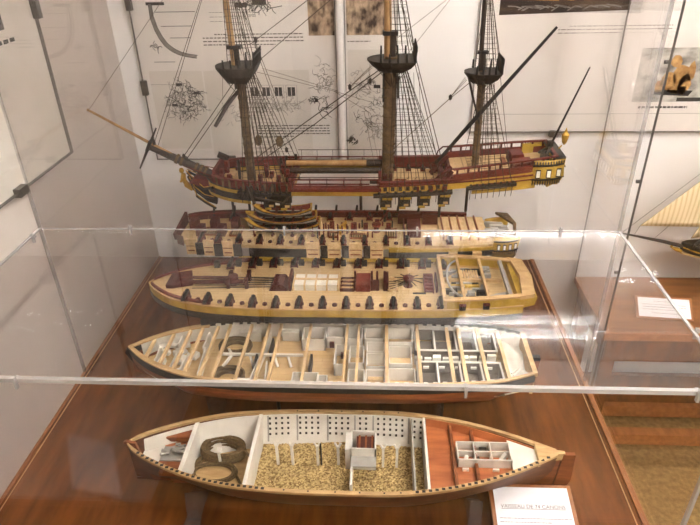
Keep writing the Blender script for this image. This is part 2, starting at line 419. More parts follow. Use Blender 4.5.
def post(x, y):
    m = MB(); m.cb((x, y, .082), (.005, .005, .056)); m.bar((x, y, .104), (x-.006, y+.004, .114), .003, .004); m.bar((x, y, .104), (x+.006, y+.004, .114), .003, .004)
    return m.build('stanchion', WHITE, S)
for x in (-.078, -.047, .005, .047, .138, .166): post(x, cy+.015)
MB().cb((.012, cy+.015, .084), (.003, .006, .06)).build('pump_rod', BLACK, S)
# pump well
m = room(MB(), .072, .124, cy+.004, cy+.054, .055, .115, .003); m.box(.062, .072, cy+.004, cy+.05, .055, .112); m.build('well_box', WHITE, S)
MB().box(.084, .12, cy+.01, cy+.05, .098, .102).build('well_cover', DRED, S)
m = MB(); 
for k in range(3): m.box(.088+k*.013, .092+k*.013, cy+.008, cy+.05, .102, .105)
m.each('well_ledge', MAHOG, S)
MB().box(.074, .124, cy-.022, cy+.003, .092, .095).build('well_board', GREYW, S)
m = MB(); m.box(.074, .078, cy-.066, cy+.003, .055, .094)
for x in (-.108, -.085, -.03, .01, .03, .085, .1, .17): m.cb((x, cy-hy(x, .07)+.012, .074), (.015, .006, .012), random.uniform(-.2, .2))
for x0, x1 in ((.13, .195), (.203, .218)): m.box(x0, x1, cy-hy(x1, .06)+.006, cy-hy(x1, .06)+.010, .055, .072)
m.each('white_batten', WHITE, S)
# after platform
plate(MB(), arange(.228, .45, 14), cy, W(.1), .096, .1).build('after_platform', COPPER, S)
for x in (.276, .318): 
    MB().box(x-.003, x+.003, cy-hy(x, .108)+.004, cy+hy(x, .108)-.004, .1, .112).build('deck_beam', MAHOG, S)
m = room(MB(), .282, .386, cy-.022, cy+.024, .1, .122, .002); m.box(.315, .317, cy-.022, cy+.024, .1, .122); m.box(.347, .349, cy-.022, cy+.024, .1, .122); m.box(.282, .386, cy+.004, cy+.006, .1, .116)
m.build('store_rooms', WHITE, S)
m = MB(); m.cb((.335, cy+.012, .108), (.014, .01, .012)); m.cb((.322, cy-.01, .106), (.008, .012, .01)); m.build('barrel_rack', DKGREY, S)
m = MB(); m.bar((.362, cy-.015, .104), (.378, cy+.0, .114), .006, .012); m.bar((.295, cy-.018, .103), (.302, cy-.004, .112), .006, .01); m.cb((.297, cy-.03, .103), (.012, .004, .006)); m.cb((.355, cy-.03, .103), (.012, .004, .006)); m.each('sail_bundle', WHITE, S)
plate(MB(), arange(.386, .45, 8), cy, W(.112), .108, .112).build('stern_floor', WHITE, S)
plate(MB(), arange(.436, .49, 8), cy, interp([(.436, .023), (.46, .009), (.49, .003)]), .106, .124).build('stern_block', TANW, S)
MB().prism([(.33, zk), (.476, zk), (.484, .112), (.452, .112), (.40, .09)], 'y', cy-.0035, cy+.0035).build('deadwood', MAHOG, S)
m = MB().prism([(.479, .02), (.50, .018), (.512, .05), (.51, .12), (.487, .12)], 'y', cy-.004, cy+.004); m.build('rudder', MAHOG, S)
m = MB().prism([(-.376, .116), (-.384, .124), (-.378, .128), (-.36, .122), (-.34, zk), (-.30, zk)], 'y', cy-.003, cy+.003); m.build('stem', MAHOG, S)
MB().box(-.30, .47, cy-.004, cy+.004, .010, zk+.004).build('keel', MAHOG, S)
# acrylic cradles of slice 1
for x, sx in ((-.235, -1), (.315, 1)):
    m = MB().prism([(cy-.085, .0008), (cy+.085, .0008), (cy+.085, .012), (cy+.075, .07), (cy+.05, .04), (cy+.012, .0105), (cy-.012, .0105), (cy-.05, .04), (cy-.075, .07), (cy-.085, .012)], 'x', x-.012, x+.012)
    m.box(x-.015, x+.015, cy-.115, cy-.085, .0008, .008)
    m.build('cradle', ACRL, S, label='clear acrylic cradle')

# ------------------------------------------------------------------ cannon master
def cannon_set(root, spots, z, sc=1., red=RED, yaw=None):
    base = None
    for (x, y, sd) in spots:
        m = MB(); s = sc
        m.box(-.007*s, .007*s, -.011*s, .011*s, .003*s, .009*s); m.box(-.007*s, -.0045*s, -.011*s, .008*s, .009*s, .014*s); m.box(.0045*s, .007*s, -.011*s, .008*s, .009*s, .014*s)
        for a in (-1, 1):
            for b in (-1, 1): m.lathe((a*.0075*s-.001*s, b*.008*s, .003*s), [(.003*s, 0), (.003*s, .002*s)], 8, 'x')
        if base is None or base.get(sd) is None:
            base = base or {}
            o = m.build('gun_carriage', red, root, loc=(x, y, z))
            g = MB().lathe((0, 0, .0145*s), [(.001*s, -.019*s), (.0022*s, -.018*s), (.0015*s, -.016*s), (.0048*s, -.0145*s), (.0044*s, -.004*s), (.0036*s, .010*s), (.0032*s, .016*s), (.0042*s, .019*s), (.0036*s, .021*s), (.0012*s, .021*s)], 12, 'y')
            b = g.build('gun_barrel', BLACK, o, smooth=True, loc=(0, 0, 0)); b.location = (0, 0, 0)
            o.rotation_euler = (0, 0, 0 if sd > 0 else PI)
            base[sd] = o
        else:
            o = base[sd]; dup(o, root, (x-ORG_loc(o)[0], y-ORG_loc(o)[1], z-ORG_loc(o)[2]))
def ORG_loc(o):
    p = o.parent; r = Vector(ORG.get(p.name, (0, 0, 0))) if p else Vector((0, 0, 0)); return Vector(o.location)+r

# ------------------------------------------------------------------ SLICE 2: orlop
cy = -.765
S = thing('ship_model_section', 'second slice from the front, white cabins crossed by pale deck beams in black hull', 'ship model', (0, cy, 0), 'exploded ship slices')
hb = interp([(-.432, .001), (-.415, .018), (-.395, .035), (-.369, .053), (-.33, .073), (-.291, .088), (-.22, .101), (-.158, .107), (.04, .11), (.28, .104), (.40, .088), (.452, .068)])
zt = lambda x: .200+.004*(x/.43)**2
xs = arange(-.432, .452, 50)
endk = lambda x: max(0., min(1., (x+.44)/.16))**.6*max(.55, min(1., (.56-x)/.2))
def pr(x):
    y = hb(x); return [(y, zt(x)), (y+.0015, zt(x)-.02), (max(0, y-.004), zt(x)-.02), (max(0, y-.006), zt(x))]
ring_wall(MB(), xs, cy, pr).build('black_wale', BLACK, S, smooth=True)
def pr(x):
    y = hb(x); e = endk(x); o = [(y*1.0, zt(x)-.02), (y*(.97+.02*e), zt(x)-.035), (y*(.86*e+.06), zt(x)-.055), (y*(.7*e), zt(x)-.07)]
    return o+[(max(0, a-.005), b+.001) for a, b in o[::-1]]
ring_wall(MB(), xs, cy, pr).build('bottom_planking', MAHOG, S, smooth=True)
def pr(x):
    y = hb(x); return [(max(0, y-.0061), .160), (max(0, y-.0061), zt(x)-.001), (max(0, y-.0078), zt(x)-.001), (max(0, y-.0078), .160)]
ring_wall(MB(), arange(-.41, .449, 36), cy, pr).build('inner_lining', WHITE, S)
def rimf(x, a=.001, b=-.008, h=.003):
    y = hb(x); return [(y+a, zt(x)-.001), (y+a, zt(x)+h), (max(0, y+b), zt(x)+h), (max(0, y+b), zt(x)-.001)]
m = MB(); ring_wall(m, arange(-.433, -.27, 18), cy, lambda x: rimf(x, .001, -.012)); ring_wall(m, arange(-.27, .452, 36), cy, lambda x: rimf(x, .001, -.006), (-1,))
m.box(.446, .456, cy-.069, cy+.069, .198, .208)
m.build('gunwale', TANW, S)
m = MB(); ring_wall(m, arange(-.29, .25, 46), cy, lambda x: rimf(x, .003, -.005, .018), (1,)); ring_wall(m, arange(.25, .445, 16), cy, lambda x: rimf(x, .003, -.005, .008), (1,)); m.build('far_gunwale', DKGREY, S)
m = MB()
for x in arange(-.25, .43, 34): m.cb((x, cy+hb(x)-.009, .2035+random.uniform(-.002, .001)), (random.uniform(.008, .016), .004, .006))
for x in arange(-.05, .44, 26): m.cb((x, cy-hb(x)+.009, .199), (.009, .004, .007))
m.each('timber_head', WHITE, S)
plate(MB(), arange(-.40, .45, 30), cy, lambda x: max(.001, hb(x)-.007), .158, .162).build('orlop_deck', DECK, S)
MB().box(.446, .452, cy-.068, cy+.068, .15, .2).build('transom', TANW, S)
for x in (-.385, -.347, -.312, -.285, -.25, -.222, -.172, -.13, -.102, -.032, .054, .081, .145, .215, .283, .309, .353, .397):
    w = .0036 if x > .12 else .0028
    MB().box(x-w, x+w, cy-hb(x)+.006, cy+hb(x)-.006, .194, .2025).build('deck_beam', BEAM, S)
m = MB(); m.box(-.225, -.04, cy-.003, cy+.003, .186, .191)
for x in (-.16, -.105, -.075): m.bar((x, cy, .188), (x+.008, cy-.012, .164), .005, .004)
for a in (-.03, .03): m.bar((-.2, cy, .187), (-.215, cy+a, .178), .005, .006)
m.build('centre_plank', WHITE, S)
def cabins(lst, mm, name, z1=.194):
    for (x0, x1, y0, y1) in lst: room(MB(), x0, x1, cy+y0, cy+y1, .162, z1).build(name, mm, S)
cabins([(-.05, .004, .05, .098), (.006, .05, .06, .1), (.052, .09, .055, .1), (.094, .14, .055, .1), (-.055, .0, -.1, -.062), (.0, .02, -.1, -.07), (.062, .098, -.1, -.05), (.1, .142, -.1, -.05), (.148, .205, -.1, -.045), (.148, .205, .045, .1), (.03, .052, -.035, .035), (.062, .095, -.03, .03), (.1, .14, .01, .045), (.1, .142, -.04, .005), (.15, .2, -.03, .03)], WHITE, 'cabin')
cabins([(.21, .252, -.098, -.02), (.254, .30, -.096, -.02), (.302, .345, -.092, -.02), (.347, .388, -.086, -.02), (.21, .252, .02, .098), (.254, .30, .02, .096), (.302, .345, .02, .092), (.347, .388, .02, .086)], mat('store_room_boards', (128, 116, 100), .7, (108, 97, 83), 40), 'store_room', .191)
m = MB()
for sd in (-1, 1):
    m.box(.21, .39, cy+sd*.02-.002, cy+sd*.02+.002, .191, .1935)
    for x in (.21, .253, .301, .346, .388): m.box(x-.0018, x+.0018, cy+min(sd*.02, sd*.09), cy+max(sd*.02, sd*.09), .191, .1935)
m.each('room_cap', WHITE, S)
m = MB(); 
for (x0, x1) in ((.208, .3), (.302, .39)):
    m.box(x0, x1, cy-.09, cy-.018, .162, .1635); m.box(x0, x1, cy+.018, cy+.09, .162, .1635)
m.build('store_floor', FLOORG, S)
m = MB()
for k in range(9): m.cb((.215+k*.02, cy+random.uniform(-.008, .008), .178), (random.uniform(.012, .02), random.uniform(.006, .012), random.uniform(.012, .03)))
for k in range(5): m.cb((.23+k*.034, cy-.026, .182), (.012, .004, .005))
m.each('corridor_locker', WHITE, S)
m = MB(); m.box(.064, .093, cy-.05, cy-.03, .162, .176); m.box(.105, .138, cy-.062, cy-.042, .162, .176); m.box(.15, .2, cy-.01, cy+.012, .162, .176); m.each('bunk', BEAM, S)
for p in ((.02, .05), (.048, .012), (.11, .012)): MB().cb((p[0], cy+p[1], .18), (.011, .006, .014)).build('red_locker', DRED, S)
m = MB(); m.cb((-.022, cy-.02, .176), (.005, .05, .026)); m.cb((-.143, cy-.025, .178), (.004, .045, .03)); m.cb((-.1155, cy+.03, .178), (.004, .05, .03)); m.each('dark_partition', DKGREY, S)
m = MB()
for x, a, b, hh in ((-.37, -.03, .03, .025), (-.33, -.05, .05, .02), (-.3, -.06, .0, .03), (-.262, -.07, .02, .03), (-.27, .02, .075, .03), (-.135, -.09, .09, .03), (-.115, -.09, -.02, .026), (-.33, .03, .06, .03)):
    m.cb((x, cy+(a+b)/2, .162+hh/2), (.003, b-a, hh), random.uniform(-.12, .12))
for k in range(16): m.cb((random.uniform(-.37, -.25), cy+random.uniform(-.05, .05), .168+random.uniform(0, .02)), (random.uniform(.01, .035), random.uniform(.006, .02), random.uniform(.003, .012)), random.uniform(-.8, .8))
for x0, x1, yy in ((-.18, -.14, -.085), (-.14, -.10, -.088), (-.2, -.15, .085), (-.1, -.06, .088)): m.box(x0, x1, cy+yy-.004, cy+yy+.008, .162, .188)
m.each('bow_partition', WHITE, S)
coil(-.205, cy+.052, .165, .036, .028, 3, 3, .003).build('rope_coil', ROPE, S, smooth=True)
coil(-.2, cy-.052, .165, .033, .026, 3, 3, .003).build('rope_coil', ROPE, S, smooth=True)
m = MB(); vs = []
for i in range(14):
    for j in range(14):
        x = .40+.048*i/13; y = cy+(hb(x)-.008)*(-1+2*j/13); vs.append((x, y, .178+.006*math.sin(j*.9)+.004*math.sin(i*.7+j*.4)))
m.add(vs, [(i*14+j, i*14+j+1, (i+1)*14+j+1, (i+1)*14+j) for i in range(13) for j in range(13)])
m.tube([(.41, cy-.055, .189), (.43, cy-.04, .192), (.437, cy-.01, .192)], .0018, 6); m.tube([(.407, cy-.05, .189), (.425, cy-.035, .192), (.43, cy-.01, .192)], .0018, 6)
m.build('stern_canvas', WHITE, S, smooth=True)
MB().prism([(.456, .13), (.474, .13), (.478, .19), (.456, .195)], 'y', cy-.004, cy+.004).build('rudder', MAHOG, S)
MB().box(.455, .477, cy-.006, cy+.006, .188, .196).build('rudder_head', BLACK, S)
MB().prism([(-.425, .198), (-.438, .2), (-.442, .19), (-.418, .14), (-.36, .132), (-.35, .14), (-.40, .16)], 'y', cy-.004, cy+.004).build('stem', BLACK, S)
for x in (-.25, .26):
    MB().prism([(cy-.05, .0008), (cy+.05, .0008), (cy+.065, .135), (cy+.04, .134), (cy-.04, .134), (cy-.065, .135)], 'x', x-.004, x+.004).build('cradle', ACRL, S, label='clear acrylic cradle')
for x in (-.1, .27): MB().tube([(x, cy-.03, .0008), (x, cy-.03, .135)], .004, 8).build('support_rod', DSPAR, S)

# ------------------------------------------------------------------ SLICE 3: gun deck
cy = -.588
S = thing('ship_model_section', 'middle slice, a gun deck lined with cannons and an open framed stern, yellow sided', 'ship model', (0, cy, 0), 'exploded ship slices')
hb = interp([(-.436, .001), (-.425, .018), (-.405, .038), (-.377, .060), (-.33, .083), (-.28, .096), (-.19, .106), (.04, .109), (.28, .104), (.40, .092), (.455, .082)])
xs = arange(-.436, .452, 50)
zd = .262
def band(mb, z0, z1, a=0., b=-.006, x0=-.436, x1=.452, n=50, sides=(-1, 1), rake=1.):
    return ring_wall(mb, arange(x0, x1, n), cy, lambda x: [(hb(x)+a, z1), (hb(x)+a, z0), (max(0, hb(x)+b), z0), (max(0, hb(x)+b), z1)], sides)
band(MB(), .244, .264).build('yellow_strake', YEL, S, smooth=True)
band(MB(), .228, .244, .0015, -.008).build('black_wale', BLACK, S, smooth=True)
band(MB(), .263, .266, .001, -.010).build('waterway', TANW, S)
plate(MB(), arange(-.43, .452, 40), cy, lambda x: max(.001, hb(x)-.006), .256, zd).build('gun_deck', DECKP, S)
m = band(MB(), .266, .271, -.004, -.012, -.425, -.26, 16); m.build('bow_bulwark', RED, S)
m = band(MB(), .266, .279, -.001, -.006, -.30, .262, 30, (1,)); m.build('far_bulwark', DRED, S)
m = MB()
for k in range(11): 
    x = -.285+k*.0535; m.cb((x, cy+hb(x)-.014, .270), (.013, .014, .016))
m.each('hanging_knee', DKGREY, S)
gx = [-.322+.0535*k for k in range(12)]
cannon_set(S, [(x, cy-hb(x)+.014, -1) for x in gx]+[(x+.02, cy+hb(x)-.022, 1) for x in gx[1:]], zd, 1.12, DRED)
m = MB()
for k in range(11):
    x = gx[k]+.0268; m.lathe((x, cy-hb(x)+.022, zd), [(.006, 0), (.0055, .004), (.002, .006)], 10)
m.each('shot_garland', DRED, S)
# centreline fittings
m = MB()
for dy in (-.018, .018):
    m.cb((-.19, cy+dy, zd+.014), (.008, .008, .028)); m.cb((-.235, cy+dy, zd+.012), (.008, .008, .024))
m.cb((-.19, cy, zd+.02), (.007, .06, .007)); m.cb((-.235, cy, zd+.018), (.007, .06, .007)); m.each('riding_bitt', DRED, S)
m = MB(); m.tube([(-.36, cy-.01, zd+.01), (-.2, cy-.008, zd+.012)], .005, 8); m.tube([(-.36, cy+.012, zd+.01), (-.23, cy+.01, zd+.012)], .004, 8); m.cb((-.355, cy+.01, zd+.006), (.05, .06, .008), .3); m.cb((-.375, cy, zd+.006), (.02, .05, .01)); m.each('manger_board', DRED, S)
m = MB()
for k in range(5): m.tube([(-.32+k*.004, cy-.03+k*.014, zd+.006), (-.12, cy-.02+k*.009, zd+.006)], .0011, 5)
for k in range(3): m.tube([(-.185, cy-.012+k*.012, zd+.012), (-.12, cy-.01+k*.01, zd+.012)], .0012, 5)
m.each('anchor_cable', DROPE, S)
m = MB(); m.prism([(-.135, zd), (-.09, zd), (-.1, zd+.016), (-.125, zd+.016)], 'y', cy-.03, cy+.022); m.cb((-.085, cy, zd+.014), (.006, .06, .028)); m.build('foremast_partners', DRED, S)
MB().lathe((-.225, cy+.0, zd), [(.012, 0), (.012, .024), (.01, .026)], 12).build('mast_stump', DRED, S)
m = MB()
for k in range(4):
    for r in range(2): m.box(-.074+k*.0265, -.05+k*.0265, cy-.026+r*.026, cy-.004+r*.026, zd, zd+.016)
m.each('white_hatch_crate', WHITE, S)
m = MB(); 
for k in range(5): m.box(-.078+k*.0265, -.075+k*.0265, cy-.03, cy+.026, zd, zd+.019)
m.box(-.078, .032, cy-.004, cy-.001, zd+.016, zd+.02); m.each('crate_rail', BEAM, S)
m = MB()
for k in range(4): m.cb((.0515, cy-.028+k*.017, zd+.004), (.034, .003, .008))
m.each('hatch_beam', DRED, S)
m = MB()
for k in range(3): m.box(.037, .066, cy-.026+k*.017, cy-.014+k*.017, zd, zd+.005)
m.each('hatch_board', TANW, S)
MB().box(.072, .106, cy-.03, cy+.024, zd, zd+.02).build('galley_stove', RED, S, bevel=.001)
m = MB()
for x in (.069, .109, .122, .140):
    for dy in (-.022, .018): m.cb((x, cy+dy, zd+.014), (.005, .006, .028))
m.cb((.118, cy-.012, zd+.008), (.018, .024, .016)); m.cb((.143, cy+.0, zd+.012), (.012, .05, .024)); m.each('pump_bitt', DRED, S)
m = MB(); m.lathe((.196, cy, zd), [(.012, 0), (.008, .004), (.007, .014), (.013, .018), (.013, .024), (.003, .026)], 14)
m.build('capstan', DRED, S)
m = MB()
for k in range(10):
    a = 2*PI*k/10+.2; m.tube([(.196+.008*math.cos(a), cy+.008*math.sin(a), zd+.02), (.196+.036*math.cos(a), cy+.030*math.sin(a), zd+.016)], .0012, 5)
for k in range(4): m.tube([(.15, cy-.022+k*.012, zd+.003), (.19, cy-.004+k*.003, zd+.008)], .0009, 5)
m.each('capstan_bar', DROPE, S)
m = MB(); m.box(.168, .171, cy-.03, cy+.03, zd, zd+.006); m.box(.147, .15, cy-.03, cy+.03, zd, zd+.006); m.box(.147, .171, cy-.03, cy-.027, zd, zd+.006); m.box(.147, .171, cy+.027, cy+.03, zd, zd+.006); m.each('grating_bar', BEAM, S)
m = MB()
for k in range(6): m.cb((.262-.018, cy-.028+k*.011, zd+.004+k*.002), (.02, .008, .004))
m.box(.233, .235, cy-.034, cy+.032, zd, zd+.014); m.box(.2535, .2555, cy-.034, cy+.032, zd, zd+.014); m.each('ladder_tread', RED, S)
for x in (.264, .276): MB().cb((x-.002, cy+.0, zd+.010), (.004, .06, .02)).build('cabin_screen', DRED, S)
MB().tube([(.206, cy-.036, zd+.002), (.236, cy-.036, zd+.002)], .002, 6).build('spare_bar', BLACK, S)
# stern open frame
zf = .287
m = MB(); x0, x1 = .272, .455
ring_wall(m, arange(x0, x1, 10), cy, lambda x: [(hb(x)-.001, zd), (hb(x)-.001, zf), (hb(x)-.009, zf), (hb(x)-.009, zd)])
m.build('quarter_sides', YEL, S)
m = MB(); ring_wall(m, arange(x0, x1, 10), cy, lambda x: [(hb(x)+.002, zf), (hb(x)+.002, zf+.004), (hb(x)-.011, zf+.004), (hb(x)-.011, zf)])
m.box(.27, .278, cy-.105, cy+.105, zd, zf+.004)
for k in range(2): m.box(.3+k*.06, .322+k*.06, cy+.098, cy+.112, zf, zf+.01)
m.build('quarter_rail', TANW, S)
m = MB(); m.prism([(.44, cy-.088), (.475, cy-.078), (.484, cy), (.475, cy+.078), (.44, cy+.088), (.446, cy+.08), (.456, cy), (.446, cy-.08)], 'z', zf-.004, zf+.006); m.build('taffrail', TANW, S)
m = MB(); m.prism([(.44, .25), (.478, .262), (.482, zf-.004), (.44, zf-.004)], 'y', cy-.076, cy+.076); m.build('stern_counter', YEL, S)
for x in (.318, .372): MB().box(x-.003, x+.003, cy-.09, cy+.09, zf-.006, zf+.003).build('deck_beam', TANW, S)
MB().box(.418, .426, cy-.085, cy+.085, zf-.006, zf+.003).build('deck_beam', GREYW, S)
MB().box(.282, .416, cy-.004, cy+.004, zf-.012, zf-.005).build('centre_beam', TANW, S)
m = MB(); m.tube([(.322-.035*math.cos(a), cy+.082*math.sin(a), zf-.002) for a in arange(-PI/2, PI/2, 20)], .0028, 6); m.build('tiller_sweep', GREYW, S)
MB().bar((.29, cy-.02, .275), (.36, cy-.02, .275), .007, .006).build('tiller', YEL, S)
m = MB()
for k in range(34): m.cb((random.uniform(.285, .41), cy+random.uniform(-.08, .08), zd+.006+random.uniform(0, .008)), (random.uniform(.01, .04), random.uniform(.003, .012), random.uniform(.004, .01)), random.choice((0, 0, 0, .3, PI/2)))
m.each('cabin_fitting', GREYW, S)
m = MB()
for k in range(14): m.cb((random.uniform(.285, .41), cy+random.uniform(-.085, .085), zd+.008), (random.uniform(.01, .03), random.uniform(.006, .014), .012))
m.each('cabin_locker', DKGREY, S)
m = MB()
for k in range(7): m.cb((.325+k*.006, cy+.025+random.uniform(-.003, .003), zd+.011), (.004, .034, .016))
m.each('cabin_panel', BEAM, S)
m = MB()
for x in (.313, .366): m.cb((x, cy-hb(x)-.001, .27), (.014, .006, .012))
m.each('gun_port', BLACK, S)
m = MB()
for x in (.313, .366): m.cb((x, cy-hb(x)-.004, .278), (.015, .01, .002))
m.each('port_lid', DRED, S)
for x in (-.22, .25):
    MB().prism([(cy-.05, .0008), (cy+.05, .0008), (cy+.07, .23), (cy-.07, .23)], 'x', x-.004, x+.004).build('cradle', ACRL, S, label='clear acrylic cradle')

# ------------------------------------------------------------------ SLICE 4: upper deck
cy = -.402
S = thing('ship_model_section', 'fourth slice, upper gun deck with red bulwarks and stacked boats, below the masted slice', 'ship model', (0, cy, 0), 'exploded ship slices')
hb = interp([(-.40, .052), (-.38, .064), (-.33, .076), (-.2, .084), (.04, .088), (.27, .084), (.42, .068), (.462, .058)])
zd = .312
plate(MB(), arange(-.395, .455, 30), cy, lambda x: hb(x)-.003, .304, zd).build('upper_deck', DECKP, S)
def band(mb, x0, x1, z0, z1, a=0., b=-.005, sides=(-1, 1), n=10):
    return ring_wall(mb, arange(x0, x1, n), cy, lambda x: [(hb(x)+a, z1), (hb(x)+a, z0), (hb(x)+b, z0), (hb(x)+b, z1)], sides)
m = MB(); band(m, -.205, -.055, .281, .304); band(m, .15, .44, .281, .296); m.build('grey_wale', DKGREY, S)
m = MB()
for k in range(10):
    x = -.2+k*.0535-.016
    for sd in (-1, 1): m.cb((x, cy+sd*hb(x), .2755), (.034, .006, .009))
band(m, .15, .2, .30, .31, .002); band(m, .15, .44, .298, .306, .001)
m.build('yellow_strake', YEL, S)
ux = [-.331, -.286]+[-.232+.0535*k for k in range(11)]
m = MB(); md = MB(); ml = MB()
pan = [(-.37, -.345), (-.322, -.295), (-.272, -.245)]+[(-.055+.0535*k-.002, -.055+.0535*k+.031) for k in range(4)]
for a, b in pan:
    for sd in (-1, 1):
        x = (a+b)/2; m.cb((x, cy+sd*(hb(x)-.001), .3025), (b-a, .006, .043)); ml.cb((x, cy+sd*(hb(x)+.0025), .292), (b-a-.008, .002, .003)); ml.cb((x, cy+sd*(hb(x)+.0025), .305), (b-a-.004, .002, .0015))
m.each('side_panel', BEAM, S)
ml.each('side_moulding', MAHOG, S)
for x in (-.333, -.284, -.235, -.01, .044, .098):
    for sd in (-1, 1): md.cb((x, cy+sd*(hb(x)-.0015), .297), (.022, .006, .033))
md.each('gun_port', DKGREY, S)
m = MB(); band(m, -.395, -.23, zd, .335, -.001, -.006, (1,)); band(m, -.23, .36, zd, .328, -.001, -.006, (1,), 20); 
m.prism([(cy-.05, .31), (cy+.056, .296), (cy+.056, .34), (cy-.056, .33)], 'x', -.405, -.398)
band(m, -.398, -.378, .30, .326, .0, -.005, (-1,), 4)
for k in range(5): m.cb((-.37+k*.028, cy+.02*((-1)**k), zd+.012), (.02, .03, .024))
m.build('red_bulwark', DRED, S)
m = MB(); band(m, -.395, .36, .3275, .331, .001, -.008, (1,), 24); m.build('bulwark_cap', RED, S)
m = MB()
for k in range(12): 
    x = -.33+k*.056; m.tube([(x, cy+hb(x)-.004, zd+.01), (x+.003, cy+hb(x)-.004, .348)], [.004, .0028], 6)
m.each('timber_post', BLACK, S)
cannon_set(S, [(x, cy-hb(x)+.016, -1) for x in ux]+[(x+.01, cy+hb(x)-.02, 1) for x in ux[1:11]], zd, 1.02, RED)
m = MB()
for x in (-.2, -.15, -.1, -.046): m.tube([(x, cy-.03, zd), (x, cy-.03, zd+.028)], .0016, 6); m.tube([(x, cy-.03, zd), (x, cy-.03, zd+.004)], .005, 8)
m.box(-.095, -.045, cy-.034, cy-.03, zd+.015, zd+.018)
for k in range(9): m.tube([(-.03+k*.012, cy-.02+random.uniform(-.02, .03), zd), (-.03+k*.012, cy-.02+random.uniform(-.01, .02), zd+.03)], .002, 6)
for k in range(6): m.cb((.0+k*.03, cy+random.uniform(.0, .04), zd+.008), (.012, .012, .016))
m.each('deck_stanchion', RED, S)
m = MB(); 
for k in range(4): m.cb((.025+k*.004, cy-.02+k*.01, zd+.012), (.006, .006, .026))
m.each('ship_bell_stand', GOLD, S)
m = MB(); m.lathe((.118, cy+.0, zd), [(.011, 0), (.007, .005), (.006, .012), (.012, .016), (.012, .022), (.002, .024)], 12); m.bar((.108, cy+.02, zd+.02), (.085, cy+.045, zd+.04), .003, .003); m.bar((.128, cy+.02, zd+.02), (.15, cy+.045, zd+.04), .003, .003); m.build('capstan', RED, S)
m = MB(); m.cb((.215, cy-.005, zd+.012), (.034, .06, .024)); m.cb((.205, cy+.05, zd+.014), (.06, .012, .03)); m.cb((.26, cy+.045, zd+.014), (.04, .01, .03)); m.cb((.19, cy-.01, zd+.01), (.004, .09, .022)); m.each('red_cabin_screen', DRED, S)
m = MB(); m.box(.28, .40, cy-.045, cy+.06, zd, zd+.014)
m.build('stern_cabin', BEAM, S)
m = MB()
for k in range(5): m.box(.287+k*.022, .291+k*.022, cy-.046, cy+.061, zd, zd+.018)
m.each('cabin_rib', MAHOG, S)
m = MB()
for k in range(16): m.cb((.405+random.uniform(0, .045), cy+random.uniform(-.045, .05), zd+.008+random.uniform(0, .01)), (random.uniform(.01, .03), random.uniform(.004, .016), random.uniform(.004, .014)), random.uniform(-.3, .3))
m.each('stern_fitting', GREYW, S)
m = MB(); m.prism([(.445, cy-.064), (.466, cy-.058), (.478, cy), (.466, cy+.06), (.435, cy+.066), (.437, cy+.062), (.470, cy), (.460, cy-.055)], 'z', .332, .338); m.prism([(.40, .333), (.445, .333), (.45, .338), (.40, .338)], 'y', cy-.066, cy-.062); m.build('stern_rail', MASTW, S)
m = MB()
for k in range(7): m.box(-.205+k*.028, -.200+k*.028, cy-.05, cy+.05, zd, zd+.004)
m.each('skid_beam', BEAM, S)
for x0, x1, y0, y1 in ((-.34, -.30, -.03, .01), (-.265, -.235, -.035, .02), (-.005, .02, -.04, -.012), (.05, .09, -.045, -.02), (.14, .172, -.04, .01)):
    m = room(MB(), x0, x1, cy+y0, cy+y1, zd, zd+.005, .002); g = m.build('hatch_coaming', MAHOG, S)
    h = MB()
    for k in range(int((x1-x0)/.006)): h.box(x0+.003+k*.006, x0+.0055+k*.006, cy+y0+.002, cy+y1-.002, zd+.002, zd+.004)
    h.build('grating', ROPE, g)
for k in range(16):
    x = -.03+k*.0125+random.uniform(-.003, .003); yy = random.uniform(-.055, .05)
    h = random.uniform(.012, .026); MB().box(x-.002, x+.002, cy+yy-.002, cy+yy+.002, zd, zd+h).build('deck_bitt', RED if k % 3 else DKGREY, S)
for x in ux[:11]:
    MB().lathe((x+.026, cy-hb(x)+.020, zd), [(.0055, 0), (.005, .004), (.0018, .0055)], 10).build('shot_garland', DRED, S)
